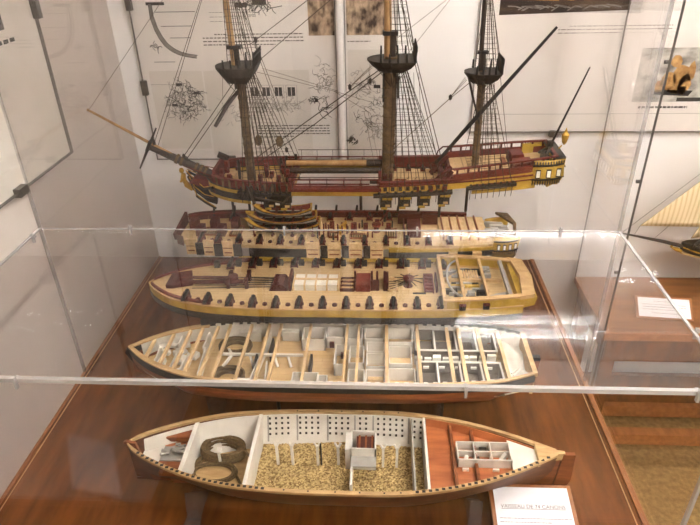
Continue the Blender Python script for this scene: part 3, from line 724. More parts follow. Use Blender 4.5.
def gallery(root, x0, x1, y, z0, z1, sd=-1, n=3, rows=1):
    "stern quarter gallery: curved bay with windows"
    m = MB(); rings = []
    prof = [(0, .35), (.12, .8), (.3, 1), (.7, 1), (.86, .85), (1, .55)]
    for q in arange(0, 1, 11):
        d = math.sin(PI*(.12+.78*q))**.6
        rings.append([(x0+(x1-x0)*q+.012*h*(q-.2), y+sd*.018*d*b, z0+(z1-z0)*h+.006*q) for h, b in prof]+[(x0+(x1-x0)*q, y+sd*.001, z1), (x0+(x1-x0)*q, y+sd*.001, z0)])
    m.loft(rings); g = m.build('quarter_gallery', YEL, root, smooth=False)
    mb, mw, mg = MB(), MB(), MB(); H = z1-z0
    for q in arange(.2, .86, n):
        d = math.sin(PI*(.12+.78*q))**.6; xx = x0+(x1-x0)*q+.006*(q-.2); yy = y+sd*(.018*d+.0008); zz0 = z0+H*.5+.006*q
        mb.cb((xx, yy, zz0), ((x1-x0)/n*.5, .003, H*.36)); mw.cb((xx, yy+sd*.001, zz0), ((x1-x0)/n*.36, .003, H*.26))
    mb.build('window_frame', BLACK, g); mw.build('window_pane', GLASSW, g)
    for zq, hh in ((.22, .07), (.80, .06)):
        rr = []
        for q in arange(0, 1, 11):
            d = math.sin(PI*(.12+.78*q))**.6; rr.append([(x0+(x1-x0)*q+.006*(q-.2), y+sd*(.018*d+e), z0+H*(zq+k)+.006*q) for e, k in ((-.004, 0), (.0015, 0), (.0015, hh), (-.004, hh))])
        mg.loft(rr)
    mg.build('gallery_moulding', BLACK, g)
    ms = MB()
    for q in arange(.06, .96, 12):
        d = math.sin(PI*(.12+.78*q))**.6; ms.cb((x0+(x1-x0)*q+.004*(q-.2), y+sd*(.017*d), z0+H*.12+.006*q), (.0022, .003, H*.18))
        if rows > 1: ms.cb((x0+(x1-x0)*q+.01*(q-.2), y+sd*(.0165*d), z0+H*.93+.006*q), (.0022, .003, H*.10))
    ms.build('gallery_balusters', BLACK, g)
    return g
gallery(S, .412, .468, cy-.063, .285, .330, -1, 4)
gallery(S, .412, .468, cy+.063, .285, .316, 1, 4)
MB().prism([(.41, .268), (.462, .272), (.47, .285), (.41, .285)], 'y', cy-.072, cy+.072).build('stern_counter', BLACK, S)
for (x, yy) in ((-.13, .0), (.1, .0), (.32, .0)): MB().tube([(x, cy+yy, .0008), (x, cy+yy, .304)], .0045, 8).build('support_rod', DSPAR, S)
# three nested boats on skids
def boat(x0, x1, y, z, b, h, label):
    B = thing('ship_boat', label, 'boat', ((x0+x1)/2, y, z), 'boats stacked on the fourth slice')
    hw = interp([(0, .02), (.08, .4), (.25, .82), (.5, 1), (.78, .93), (1, .62)]); sh = lambda q: (1.0 if q < .5 else .75)*(2*abs(q-.5))**2.4
    def sec(q, o, k0, k1, th=.0018):
        x = x0+(x1-x0)*q; s = sh(q)*h
        out = []
        for kk in arange(k0, k1, 6): out.append((hw(q)*b*(max(kk, 0)**.5)+o, z+h*kk+s*kk+h*.0))
        return x, out
    def shell(k0, k1, o):
        m = MB()
        for sd in (-1, 1):
            rr = []
            for q in arange(0, 1, 22):
                x, out = sec(q, o, k0, k1); rr.append([(x+(-.006*(1-q)*(zz-z)/h if q < .2 else 0), y+sd*a, zz) for a, zz in out]+[(x, y+sd*max(0, a-.0022), zz) for a, zz in out[::-1]])
            m.loft(rr)
        return m
    shell(0, .42, 0).build('bottom', BLACK, B, smooth=True); shell(.42, .70, .0002).build('white_strake', GREYW, B, smooth=True)
    shell(.70, .80, .0008).build('black_strake', BLACK, B, smooth=True); shell(.80, 1.0, .0012).build('gold_rail', GOLD, B, smooth=True)
    m = MB()
    for q in (.2, .35, .5, .65, .8): 
        x = x0+(x1-x0)*q; m.box(x-.003, x+.003, y-hw(q)*b*.9, y+hw(q)*b*.9, z+h*(.7+sh(q)*.6), z+h*(.76+sh(q)*.6))
    m.each('thwart', DRED, B)
    m = MB()
    for sd in (-1, 1):
        rr = []
        for q in arange(.06, .97, 16):
            x = x0+(x1-x0)*q; w = hw(q)*b; rr.append([(x, y+sd*max(0, w*.96-.0026), z+h*(1+sh(q))), (x, y+sd*max(0, w*.8-.003), z+h*(.5+sh(q)*.7)), (x, y+sd*max(0, w*.8-.0042), z+h*(.5+sh(q)*.7)), (x, y+sd*max(0, w*.96-.0038), z+h*(1+sh(q)))])
        m.loft(rr)
    m.build('red_lining', RED, B); 
    MB().prism([(cy_b-hwb, zz) for cy_b, hwb, zz in ((y, hw(1)*b*.4, z+h*.8), (y, hw(1)*b*.98, z+h*1.7))]+[(y+hw(1)*b*.98, z+h*1.7), (y+hw(1)*b*.4, z+h*.8)], 'x', x1-.002, x1+.001).build('transom', GOLD, B)
    return B
boat(-.215, -.030, cy-.002, .313, .036, .019, 'largest boat at the bottom of the stack of three on the fourth slice')
boat(-.212, -.038, cy, .3335, .031, .018, 'middle boat in the stack of three on the fourth slice')
boat(-.192, -.050, cy+.002, .354, .026, .018, 'smallest boat on top of the stack of three on the fourth slice')

# ------------------------------------------------------------------ SLICE 5: rigged top
cy = -.30
S = thing('ship_model_section', 'topmost slice at the back with three rigged masts, bowsprit and gilded stern', 'ship model', (0, cy, 0), 'exploded ship slices')
hb = interp([(-.345, .004), (-.335, .028), (-.31, .054), (-.27, .077), (-.2, .092), (0, .098), (.2, .094), (.35, .084), (.53, .068), (.57, .062)])
sh = lambda x: .411+.10*max(0., -x-.1)**2*1.2+.085*max(0, x)**2
def band(mb, x0, x1, d0, d1, a=0., b=-.005, sides=(-1, 1), n=14, base=sh):
    return ring_wall(mb, arange(x0, x1, n), cy, lambda x: [(hb(x)+a, base(x)+d1), (hb(x)+a, base(x)+d0), (hb(x)+b, base(x)+d0), (hb(x)+b, base(x)+d1)], sides)
# yellow and black sides
m = MB(); band(m, -.345, -.10, -.002, .008); band(m, -.345, -.21, -.030, -.019, -.003); band(m, .125, .56, .006, .024, 0, -.005, n=20); band(m, .36, .52, -.012, -.004); band(m, .45, .56, -.004, .006)
m.build('yellow_side', YEL, S)
m = MB(); band(m, -.345, -.10, -.019, -.002, .001); band(m, -.34, -.10, .008, .011, .001); m.build('black_wale', BLACK, S)
m = MB(); band(m, .11, .31, -.003, .004, .012, -.003); band(m, .345, .47, .004, .011, .012, -.002); band(m, -.24, -.10, .002, .007, .012, -.003); m.build('channel', DKGREY, S)
m = MB()
for xs_ in (arange(.125, .29, 9), arange(.355, .46, 8), arange(-.23, -.11, 8)):
    for x in xs_:
        for sd in (-1, 1):
            m.lathe((x, cy+sd*(hb(x)+.010), sh(x)+.010+(.006 if x > .32 else 0)), [(.001, -.002), (.0035, -.001), (.0035, .001), (.001, .002)], 8, 'y')
            m.tube([(x, cy+sd*(hb(x)+.009), sh(x)+.006), (x, cy+sd*(hb(x)+.003), sh(x)-.025)], .0009, 5)
m.each('deadeye', BLACK, S)
m = MB(); band(m, .36, .55, .011, .014, .0015, -.004); band(m, .125, .55, .022, .026, .0015); m.build('red_moulding', RED, S)
# dark framed side pieces under the quarterdeck and forecastle
m = MB(); mf = MB(); my = MB()
for a, b in ((.127, .157), (.173, .205), (.222, .255), (.275, .305), (-.175, -.145), (-.132, -.104)):
    for sd in (-1, 1):
        x = (a+b)/2; m.cb((x, cy+sd*(hb(x)-.004), sh(x)-.019), (b-a, .006, .034)); my.cb((x-.004, cy+sd*(hb(x)-.003), sh(x)-.038), (.016, .007, .006)); my.cb((x+.004, cy+sd*(hb(x)-.0005), sh(x)-.010), (b-a-.004, .002, .009))
        mf.cb((x+.005, cy+sd*(hb(x)-.002), sh(x)-.03), (.012, .006, .006))
m.each('side_frame', DKGREY, S); my.each('frame_foot', YEL, S); mf.each('frame_sill', TANW, S)
# forecastle
plate(MB(), arange(-.335, -.10, 16), cy, lambda x: max(.001, hb(x)-.005), .402, .408).build('forecastle_deck', DECKP, S)
m = MB(); band(m, -.315, -.10, .011, .028, -.001, -.006); band(m, -.315, -.10, .031, .035, .001, -.008)
m.prism([(cy-.055, .40), (cy+.055, .40), (cy+.05, .462), (cy-.05, .462)], 'x', -.312, -.304)
for k in range(8):
    x = -.30+k*.027
    for sd in (-1, 1): m.cb((x, cy+sd*(hb(x)-.004), sh(x)+.03), (.006, .006, .01))
m.build('forecastle_bulwark', RED, S)
m = MB()
for x, y, zz in ((-.293, .03, .05), (-.293, -.03, .05), (-.285, 0, .06), (-.27, -.045, .04), (-.262, .03, .045), (-.19, -.035, .035), (-.185, .035, .04), (-.165, 0, .03), (-.14, -.04, .035), (-.14, .04, .035), (-.118, -.02, .045), (-.118, .02, .045)):
    m.cb((x, cy+y, .408+zz/2), (.01, .01, zz)); m.cb((x, cy+y, .408+zz*.7), (.008, .034, .008))
m.cb((-.107, cy, .425), (.006, .15, .035)); m.each('forecastle_bitt', RED, S)
m = MB(); m.cb((-.155, cy-.01, .416), (.04, .05, .016)); m.cb((-.2, cy+.05, .413), (.03, .02, .01)); m.cb((-.275, cy, .422), (.03, .05, .028)); m.each('forecastle_hatch', TANW, S)
m = MB(); 
for x, y, h in ((-.243, -.04, .10), (-.11, -.088, .06), (-.11, .088, .06), (-.15, .07, .055), (-.135, .075, .06)): m.tube([(x, cy+y, .41), (x, cy+y, .41+h*.75)], .004, 7)
m.cb((-.3, cy+.03, .47), (.03, .012, .014), .2, .5); m.each('timber_head', DSPAR, S)
m = MB()
for k in range(9): m.cb((-.225+k*.014, cy-hb(-.2)-.009+random.uniform(-.002, .002), .425+random.uniform(-.004, .006)), (.004, .004, .03), 0, random.uniform(-.3, .3))
m.tube([(-.20, cy-.105, .41), (-.12, cy-.115, .398), (-.10, cy-.11, .42)], .003, 6); m.tube([(-.205, cy-.108, .44), (-.195, cy-.116, .395)], .0035, 6)
m.each('anchor_gear', DSPAR, S)
m = MB()
for k in range(11):
    x = -.30+k*.019
    for sd in (-1, 1): m.cb((x, cy+sd*(hb(x)+.001), sh(x)+.021), (.0045, .004, .024))
m.each('side_timber', MASTW, S)
m = MB()
for k in range(9):
    x = .14+k*.019
    m.cb((x, cy-hb(x)-.0012, sh(x)+.016), (.009, .003, .010))
m.each('side_port', DKGREY, S)
# head, figurehead
m = MB()
for sd in (-1, 1):
    for k, (z0, z1, dz) in enumerate(((.415, .437, 0), (.395, .425, 0), (.375, .41, 0))):
        m.tube([(-.315, cy+sd*.055, z0-.01*k), (-.345, cy+sd*.034, z0-.014), (-.375, cy+sd*.014, z0+.004-.004*k), (-.395+.006*k, cy+sd*.004, z1-.004*k)], .0035, 6)
m.prism([(-.397, .425), (-.385, .385), (-.35, .352), (-.325, .343), (-.318, .385), (-.345, .392), (-.375, .41)], 'y', cy-.005, cy+.005)
m.build('head_rails', BLACK, S)
m = MB()
for sd in (-1, 1):
    for k, (z0, z1) in enumerate(((.421, .443), (.400, .430), (.381, .416))):
        m.tube([(-.315, cy+sd*.058, z0-.01*k), (-.345, cy+sd*.037, z0-.013), (-.375, cy+sd*.017, z0+.005-.004*k), (-.397+.006*k, cy+sd*.005, z1-.004*k)], .0015, 5)
m.build('head_gilding', GOLD, S)
m = MB(); m.prism([(-.33, .398), (-.385, .418), (-.37, .43), (-.32, .425)], 'y', cy-.03, cy+.03); m.build('head_grating', RED, S)
m = MB(); m.tube([(-.388, cy, .385), (-.402, cy, .40), (-.410, cy, .418), (-.407, cy, .432)], [.005, .009, .008, .006], 10); m.lathe((-.411, cy, .441), [(.001, -.008), (.006, -.004), (.007, .001), (.005, .006), (.001, .008)], 10)
m.tube([(-.407, cy-.008, .425), (-.415, cy-.011, .412)], .003, 6); m.tube([(-.407, cy+.008, .425), (-.415, cy+.011, .412)], .003, 6)
m.build('figurehead', GOLD, S, smooth=True)
# waist gangways
for sd in (-1, 1):
    m = MB(); y = cy+sd*.092
    m.box(-.10, .13, y-.012, y+.012, .424, .432); m.build('gangway', RED, S)
    MB().box(-.10, .128, y-.003 if sd < 0 else y-.003, y+.003, .409, .423).build('gangway_side', YEL, S)
    m = MB()
    yo = y-.008*sd
    m.box(-.10, .13, yo-.0015, yo+.0015, .4475, .4505); m.box(-.1, .1, yo-.003*sd-.001, yo-.003*sd+.001, .434, .4375)
    for x in arange(-.095, .12, 6): m.tube([(x, yo, .432), (x, yo, .449)], .0011, 5)
    m.build('gangway_rail', RED, S)
m = MB()
for sd in (-1, 1):
    y = cy+sd*.102
    m.tube([(-.105, y, .463), (.13, y, .463)], .0011, 5)
    for x in arange(-.095, .125, 6): m.tube([(x, y, .432), (x, y, .463)], .0007, 5)
m.build('hand_rope', DSPAR, S)
m = MB(); m.tube([(-.125, cy+.012, .458), (.118, cy+.012, .458)], [.0075, .0085], 10)
m.build('spare_spar', SPAR, S, smooth=True)
m = MB(); m.tube([(-.125, cy-.012, .446), (.13, cy-.012, .446)], .008, 10); m.tube([(.09, cy+.012, .458), (.135, cy+.012, .458)], .009, 10); m.tube([(.10, cy-.05, .43), (.15, cy-.05, .43)], .006, 8); m.build('spare_spar', DSPAR, S, smooth=True)
m = MB(); m.box(-.106, -.098, cy-.10, cy+.10, .424, .438); m.box(.122, .13, cy-.095, cy+.095, .414, .448); m.each('waist_beam', RED, S)
# quarterdeck
plate(MB(), arange(.125, .31, 12), cy, lambda x: hb(x)-.005, .407, .413).build('quarterdeck', DECKP, S)
m = MB(); band(m, .125, .312, .026, .030, -.001, -.006); band(m, .125, .312, .030, .034, .003, -.010); band(m, .14, .30, .004, .03, -.005, -.009, (1,))
for k in range(5): m.cb((.15+k*.035, cy-hb(.2)+.006, .425), (.012, .01, .02))
m.build('quarterdeck_bulwark', RED, S)
cannon_set(S, [(x, cy+hb(x)-.024, 1) for x in (.165, .205, .245, .285)], .413, .8, RED)
m = room(MB(), .165, .197, cy-.025, cy+.002, .413, .417, .002); m.box(.18, .182, cy-.025, cy+.002, .413, .417); m.build('hatch_frame', MAHOG, S)
m = MB(); m.box(.305, .311, cy-.085, cy+.085, .413, .458)
for k in range(7): m.cb((.268+k*.006, cy-.055, .414+k*.006), (.008, .03, .003)); m.cb((.268+k*.006, cy+.055, .414+k*.006), (.008, .03, .003))
for yy in (-.072, -.038, .038, .072): m.bar((.262, cy+yy, .42), (.309, cy+yy, .468), .003, .01)
for k in range(6): m.cb((.303, cy-.02+k*.008, .435), (.006, .003, .04))
m.tube([(.312, cy+.082, .478), (.298, cy+.083, .478), (.285, cy+.085, .465), (.28, cy+.086, .445)], .0022, 6); m.tube([(.312, cy-.082, .478), (.298, cy-.083, .476), (.285, cy-.085, .462), (.28, cy-.086, .445)], .0022, 6)
m.cb((.288, cy, .428), (.012, .05, .03)); m.build('poop_front', DRED, S)
for x in (.14, .152): MB().cb((x, cy-.02+(x-.14), .425), (.012, .012, .024)).build('mast_bitts', DRED, S)
# poop
zp = lambda x: .478+.10*(x-.34)
plate(MB(), arange(.308, .56, 14), cy, lambda x: hb(x)-.004, .442, .446).build('poop_underdeck', DECKP, S)
m = MB(); m.loft([[(x, cy-hb(x)+.004, zp(x)-.034), (x, cy+hb(x)-.004, zp(x)-.034), (x, cy+hb(x)-.004, zp(x)-.029), (x, cy-hb(x)+.004, zp(x)-.029)] for x in arange(.308, .562, 12)]); m.build('poop_deck', DECKP, S)
m = MB()
for yy in arange(-.06, .06, 7): m.tube([(.36, cy+yy, zp(.36)-.0285), (.36+.1, cy+yy, zp(.46)-.0285)], .0006, 4)
for k in range(8): m.tube([(.345+k*.013, cy-.07, zp(.38)-.028), (.345+k*.013, cy+.07, zp(.38)-.027)], .0007, 4)
m.each('deck_rope', LROPE, S)
m = MB(); band(m, .31, .57, -.030, -.012, 0, -.006, base=zp); m.build('poop_bulwark', RED, S)
m = MB(); band(m, .31, .57, -.048, -.030, -.001, -.006, base=zp); m.build('poop_side', YEL, S)
m = MB(); band(m, .31, .57, .000, .004, .001, -.007, base=zp)
m.prism([(cy-.063, zp(.565)), (cy+.063, zp(.565)), (cy+.063, zp(.565)+.004), (cy-.063, zp(.565)+.004)], 'x', .562, .57)
m.build('poop_rail', RED, S)
m = MB()
for x in arange(.32, .56, 10):
    for sd in (-1, 1): m.cb((x, cy+sd*(hb(x)-.003), zp(x)-.006), (.005, .005, .014))
m.each('rail_post', DRED, S)
m = MB(); m.prism([(.462, zp(.462)-.03), (.505, zp(.505)-.03), (.498, zp(.498)-.006), (.468, zp(.468)-.006)], 'y', cy-.005, cy+.045); m.build('skylight', RED, S, bevel=.001)
m = MB(); m.prism([(.468, zp(.468)-.03), (.512, zp(.512)-.03), (.512, zp(.51)-.012), (.468, zp(.468)-.012)], 'y', cy-.055, cy-.008); m.build('hen_coop', RED, S, bevel=.001)
MB().box(.445, .455, cy-.01, cy+.03, zp(.45)-.03, zp(.45)-.02).build('skylight_step', MAHOG, S)
m = MB(); m.prism([(.552, .42), (.585, .44), (.59, .455), (.584, .497), (.576, .497), (.56, .458)], 'y', cy-.062, cy+.062); m.build('stern_counter', YEL, S)
m = MB()
for k in range(6): m.cb((.588, cy-.047+k*.019, .462), (.006, .012, .018))
m.each('stern_window', GLASSW, S)
m = MB(); m.box(.583, .591, cy-.062, cy+.062, .448, .451); m.box(.583, .591, cy-.062, cy+.062, .475, .478); m.box(.56, .588, cy-.064, cy+.064, .497, .502); m.each('stern_moulding', BLACK, S)
gallery(S, .508, .578, cy-.060, .428, .492, -1, 3, 2)
gallery(S, .508, .578, cy+.060, .428, .492, 1, 3, 2)
m = MB(); m.tube([(.548, cy, .47), (.568, cy, .524), (.628, cy, .705)], [.0035, .003, .0018], 7); m.build('flagstaff', BLACK, S, smooth=True)
m = MB(); m.tube([(.545, cy-.03, .48), (.565, cy, .51)], .004, 6); m.tube([(.545, cy+.03, .48), (.565, cy, .51)], .004, 6); m.cb((.562, cy, .515), (.014, .012, .012)); m.cb((.553, cy, .48), (.012, .05, .02)); m.each('flagstaff_step', DKGREY, S)
m = MB(); m.tube([(.58, cy, .495), (.592, cy, .51)], .002, 6); m.lathe((.597, cy, .512), [(.002, 0), (.006, .006), (.009, .018), (.01, .026), (.005, .032), (.002, .040), (.001, .044)], 8); m.build('stern_lantern', GOLD, S)
# bowsprit
def lerp(a, b, q): return tuple(a[i]+(b[i]-a[i])*q for i in range(3))
B0, B1 = (-.285, cy, .408), (-.485, cy, .508)
MB().tube([B0, lerp(B0, B1, .5), B1], [.0125, .0115, .0085], 12).build('bowsprit', DSPAR, S, smooth=True)
MB().tube([lerp(B0, B1, .72), (-.634, cy+.004, .602)], [.0048, .0032], 8).build('jib_boom', SPAR, S, smooth=True).location.z = .006
m = MB(); m.cb((-.485, cy, .513), (.008, .024, .030), 0, .5); m.build('bowsprit_cap', BLACK, S)
m = MB()
for q in (.3, .36, .42, .6, .66): 
    p = lerp(B0, B1, q); m.lathe((0, 0, 0), [(.001, 0), (.001, .0001)], 4) if False else m.tube([(p[0]+.003, p[1], p[2]-.001), (p[0]-.003, p[1], p[2]+.002)], .0135, 12)
m.each('bowsprit_woolding', ROPE, S)
MB().tube([(-.490, cy-.078, .478), (-.49, cy, .506), (-.49, cy+.078, .534)], [.002, .0042, .002], 8).build('spritsail_yard', DSPAR, S, smooth=True)
# masts
def mast(name, x0, x1, z0, z1, r0, r1, m_=MASTW):
    return MB().tube([(x0, cy, z0), ((x0+x1)/2, cy, (z0+z1)/2), (x1, cy, z1)], [r0, (r0+r1)/2, r1], 12).build(name, m_, S, smooth=True)
def top(x, z, rx, ry, h):
    m = MB(); rings = []
    for k, hh in ((.45, -h), (.8, -h*.55), (1, -h*.12), (1.02, 0)):
        pts = []
        for i in range(13):
            a = PI/2+PI*i/12; pts.append((x+rx*k*math.cos(a)-.004, cy+ry*k*math.sin(a), z+hh))
        pts += [(x+rx*k*.9, cy-ry*k, z+hh), (x+rx*k*.9, cy+ry*k, z+hh)]
        rings.append(pts)
    m.loft(rings); o = m.build('top', DKGREY, S)
    r = MB()
    for i in range(7): r.tube([(x+rx*.88, cy-ry*.95+ry*1.9*i/6, z), (x+rx*.95, cy-ry*.95+ry*1.9*i/6, z+.036)], [.0026, .0016], 6)
    r.tube([(x+rx*.95, cy-ry, z+.026), (x+rx*.95, cy+ry, z+.026)], .0016, 6)
    for sd in (-1, 1):
        for i in range(5): r.tube([(x-rx*.5+i*rx*.35, cy+sd*ry*.96, z), (x-rx*.5+i*rx*.35, cy+sd*ry*.96, z+.020)], [.003, .002], 6)
    r.build('top_rail', BLACK, o)
    l = MB()
    for i in range(9):
        a = PI/2+PI*i/8; l.tube([(x+rx*.5*math.cos(a)-.004, cy+ry*.5*math.sin(a), z-h), (x+rx*1.01*math.cos(a)-.004, cy+ry*1.01*math.sin(a), z-h*.1)], .0012, 4)
    l.build('top_knees', BLACK, o)
    return o
mast('foremast', -.221, -.222, .40, .715, .0125, .0115); mast('fore_masthead', -.226, -.227, .70, .762, .0085, .0085, DSPAR)
mast('fore_topmast', -.232, -.240, .70, .98, .0085, .0065, SPAR)
mast('mainmast', .145, .152, .40, .735, .015, .0165); mast('main_masthead', .153, .153, .73, .787, .010, .009, DSPAR)
mast('main_topmast', .144, .14, .72, .98, .0095, .008, SPAR)
mast('mizzenmast', .376, .373, .44, .70, .0095, .009); mast('mizzen_masthead', .373, .371, .70, .742, .0075, .007, DSPAR)
mast('mizzen_topmast', .368, .36, .69, .98, .006, .004, DSPAR)
m = MB(); m.cb((-.2285, cy, .760), (.034, .022, .008)); m.cb((.149, cy, .788), (.036, .024, .009)); m.cb((.3695, cy, .742), (.026, .016, .007)); m.each('mast_cap', BLACK, S)
m = MB(); m.cb((.135, cy, .66), (.008, .014, .07)); m.cb((.170, cy, .66), (.006, .02, .05)); m.cb((-.235, cy, .68), (.006, .012, .04)); m.each('mast_cheek', DKGREY, S)
top(-.224, .718, .052, .05, .042); top(.156, .730, .058, .055, .030); top(.376, .698, .042, .04, .028)
for x, z0, z1, r, n in ((-.2215, .44, .66, .0130, 10), (.148, .44, .66, .0165, 10), (.375, .48, .66, .0102, 7)):
    m = MB()
    for k in range(n): m.tube([(x, cy, z0+(z1-z0)*k/(n-1)), (x, cy, z0+(z1-z0)*k/(n-1)+.004)], r, 12)
    m.each('mast_woolding', ROPE, S)
# yards and booms
MB().tube([(.270, cy-.02, .468), (.37, cy-.012, .592), (.531, cy-.02, .800)], [.0042, .0058, .0032], 8).build('lateen_yard', BLACK, S, smooth=True)
MB().tube([(-.288, cy-.05, .578), (-.26, cy-.016, .622), (-.230, cy+.01, .655)], [.0045, .0058, .0045], 8).build('short_yard', DSPAR, S, smooth=True)
MB().tube([(.338, cy-.012, .690), (.35, cy-.012, .65), (.375, cy-.014, .57)], [.0025, .003, .002], 7).build('short_yard', DSPAR, S, smooth=True)
# shrouds with ratlines
def shrouds(name, xt, zt_, yt, xb, zb, yb, nr, z0r, z1r, col=DROPE):
    m = MB(); r = MB()
    for sd in (-1, 1):
        L = [((xt+.004*i, cy+sd*yt, zt_), (x, cy+sd*yb, zb)) for i, x in enumerate(xb)]
        for a, b in L: m.tube([a, b], .00095, 5)
        for k in range(nr):
            z = z0r+(z1r-z0r)*k/(nr-1)
            P = []
            for a, b in L: q = (z-a[2])/(b[2]-a[2]); P.append(lerp(a, b, q))
            r.tube(P, .00042, 4)
    o = m.build(name, col, S); r.build('ratlines', col, o)
shrouds('fore_shrouds', -.218, .705, .008, arange(-.222, -.108, 8), .425, .108, 20, .46, .68)
shrouds('main_shrouds', .158, .712, .01, arange(.150, .292, 8), .424, .110, 20, .46, .69)
shrouds('mizzen_shrouds', .376, .682, .008, arange(.36, .455, 6), .447, .098, 17, .48, .66)
shrouds('fore_topmast_shrouds', -.236, .98, .006, arange(-.238, -.182, 5), .735, .048, 16, .75, .96)
shrouds('main_topmast_shrouds', .142, .98, .006, arange(.15, .207, 5), .748, .053, 16, .76, .96)
shrouds('mizzen_topmast_shrouds', .366, .87, .004, arange(.36, .410, 4), .712, .038, 13, .72, .86)
m = MB()
for sd in (-1, 1):
    for xt, zt_, xs_, zb, yb, xo, zo in ((-.224, .64, (-.255, -.23, -.2), .70, .046, .0, 0), (.155, .66, (.12, .15, .19), .715, .05, 0, 0), (.375, .645, (.35, .38, .40), .688, .036, 0, 0)):
        for x in xs_: m.tube([(xt, cy+sd*.012, zt_), (x, cy+sd*yb, zb)], .0009, 5)
m.build('futtock_shrouds', DROPE, S)
# stays
def ropes(name, segs, r, mm):
    m = MB()
    for sg in segs: m.tube(sg, r, 5)
    return m.build(name, mm, S)
def Y(x, z, d=0.): return (x, cy+d, z)
ropes('fore_stay', [[Y(-.228, .69, -.004), Y(-.404, .474, -.006)], [Y(-.224, .675, .006), Y(-.395, .47, .006)]], .0011, DROPE)
ropes('fore_topmast_stay', [[Y(-.242, .975), Y(-.475, .51, -.004)], [Y(-.236, .99, .008), Y(-.466, .507, .006)]], .0008, DROPE)
ropes('jib_stay', [[Y(-.245, 1.02), Y(-.632, .603)]], .0006, LROPE)
ropes('bowsprit_ropes', [[Y(-.30, .432, .03), Y(-.40, .46, .008)], [Y(-.30, .428, -.03), Y(-.40, .458, -.008)], [Y(-.315, .44, .0), Y(-.38, .452)]], .0013, RED)
ropes('main_stay', [[Y(.135, .712, -.006), Y(-.05, .585, -.006), Y(-.205, .478, -.012)], [Y(.135, .70, .006), Y(-.04, .568, .006), Y(-.20, .46, .012)]], .0013, DROPE)
ropes('main_stay_crowfoot', [[Y(.106, .712, a), Y(.05, .662)] for a in (-.02, 0, .02)]+[[Y(.335, .68, a), Y(.30, .635)] for a in (-.015, 0, .015)], .0006, LROPE)
ropes('main_topmast_stay', [[Y(.14, .985), Y(-.19, .765)], [Y(.14, .96), Y(-.20, .706)]], .0009, DROPE)
ropes('mizzen_stay', [[Y(.366, .688), Y(.295, .628), Y(.152, .492)]], .0010, LROPE)
ropes('mizzen_topmast_stay', [[Y(.36, .92), Y(.165, .776)], [Y(.36, .955), Y(.16, .70)]], .0006, LROPE)
ropes('backstays', [[Y(.14, .97, s*.006), Y(.285+k*.012, .44, s*.105)] for s in (-1, 1) for k in (0, 1)]+[[Y(-.238, .97, s*.006), Y(-.115+k*.012, .44, s*.105)] for s in (-1, 1) for k in (0, 1)]+[[Y(.362, .95, s*.006), Y(.45, .46, s*.094)] for s in (-1, 1)], .0007, DROPE)
ropes('braces', [[Y(-.18, .70), Y(.01, .652), Y(.10, .625)], [Y(-.17, .705, .02), Y(.02, .652)], [Y(.01, .652), Y(.095, .60), Y(.125, .445, .03)], [Y(.085, .60), Y(.115, .44)], [Y(-.26, .705, -.02), Y(-.268, .64, -.02)], [Y(.10, .72, -.01), Y(.10, .645, -.01)]], .0006, LROPE)
ropes('running_rigging', [[Y(.17+.012*k, .70, -.02), Y(.16+.02*k, .42, -.06)] for k in range(5)]+[[Y(.20+.02*k, .46, -.09), Y(.19+.022*k, .418, -.02)] for k in range(5)]+[[Y(-.21+.006*k, .68, -.015), Y(-.2+.012*k, .43, -.05)] for k in range(4)]+[[Y(.378+.008*k, .67, -.012), Y(.37+.012*k, .47, -.04)] for k in range(4)], .0006, DROPE)
m = MB()
for x, z, y in ((-.186, .535, -.03), (-.132, .532, -.03)):
    m.lathe((x, cy+y, z), [(.001, -.004), (.009, -.003), (.0095, .003), (.001, .004)], 14, 'y', 1., 1.5)
m.each('hanging_rope_hank', ROPE, S)
m = MB()
for p in ((-.472, .52), (-.398, .482), (-.392, .475), (.10, .676), (.05, .662), (-.175, .776), (-.12, .50), (.3, .635)): m.lathe((p[0], cy, p[1]), [(.001, -.008), (.004, -.005), (.0045, .003), (.001, .007)], 8)
m.each('block', DSPAR, S)
for x in (.075, .36): MB().tube([(x, cy-.01, .3125 if x < .2 else .327), (x, cy-.01, .408 if x < .2 else .448)], .004, 8).build('support_rod', DSPAR, S)
for x, z0, z1 in ((.140, .3125, .41), (.285, .327, .41), (-.17, .3125, .405), (-.225, .3125, .405), (-.27, .3125, .40)): MB().tube([(x, cy-.045, z0), (x, cy-.045, z1)], .0035, 8).build('support_rod', BLACK, S)

# ------------------------------------------------------------------ wall panels
def ribbon(m, pts, w, y):
    "flat ink line on the back wall plane, pts in (x, z)"
    P = [Vector((p[0], 0, p[1])) for p in pts]; L = []; R = []
    for i, p in enumerate(P):
        d = (P[min(i+1, len(P)-1)]-P[max(i-1, 0)]); d = d.normalized() if d.length > 1e-9 else Vector((1, 0, 0)); q = Vector((-d.z, 0, d.x))*w/2
        L.append(p+q); R.append(p-q)
    vs = [(v.x, y, v.z) for v in L]+[(v.x, y, v.z) for v in R]; n = len(P)
    m.add(vs, [(i, i+1, n+i+1, n+i) for i in range(n-1)]); return m
def rect(m, x0, x1, z0, z1, y): return m.add([(x0, y, z0), (x1, y, z0), (x1, y, z1), (x0, y, z1)], [(0, 1, 2, 3)])
def textblock(m, x0, x1, z1, rows, pitch, hh, y, last=.6, indent=.0):
    for r in range(rows):
        x = x0+(indent if r == 0 else 0); e = x1 if r < rows-1 else x0+(x1-x0)*last; z = z1-r*pitch
        while x < e:
            w = random.uniform(.004, .014); w = min(w, e-x); rect(m, x, x+w, z-hh/2, z+hh/2, y); x += w+.0028
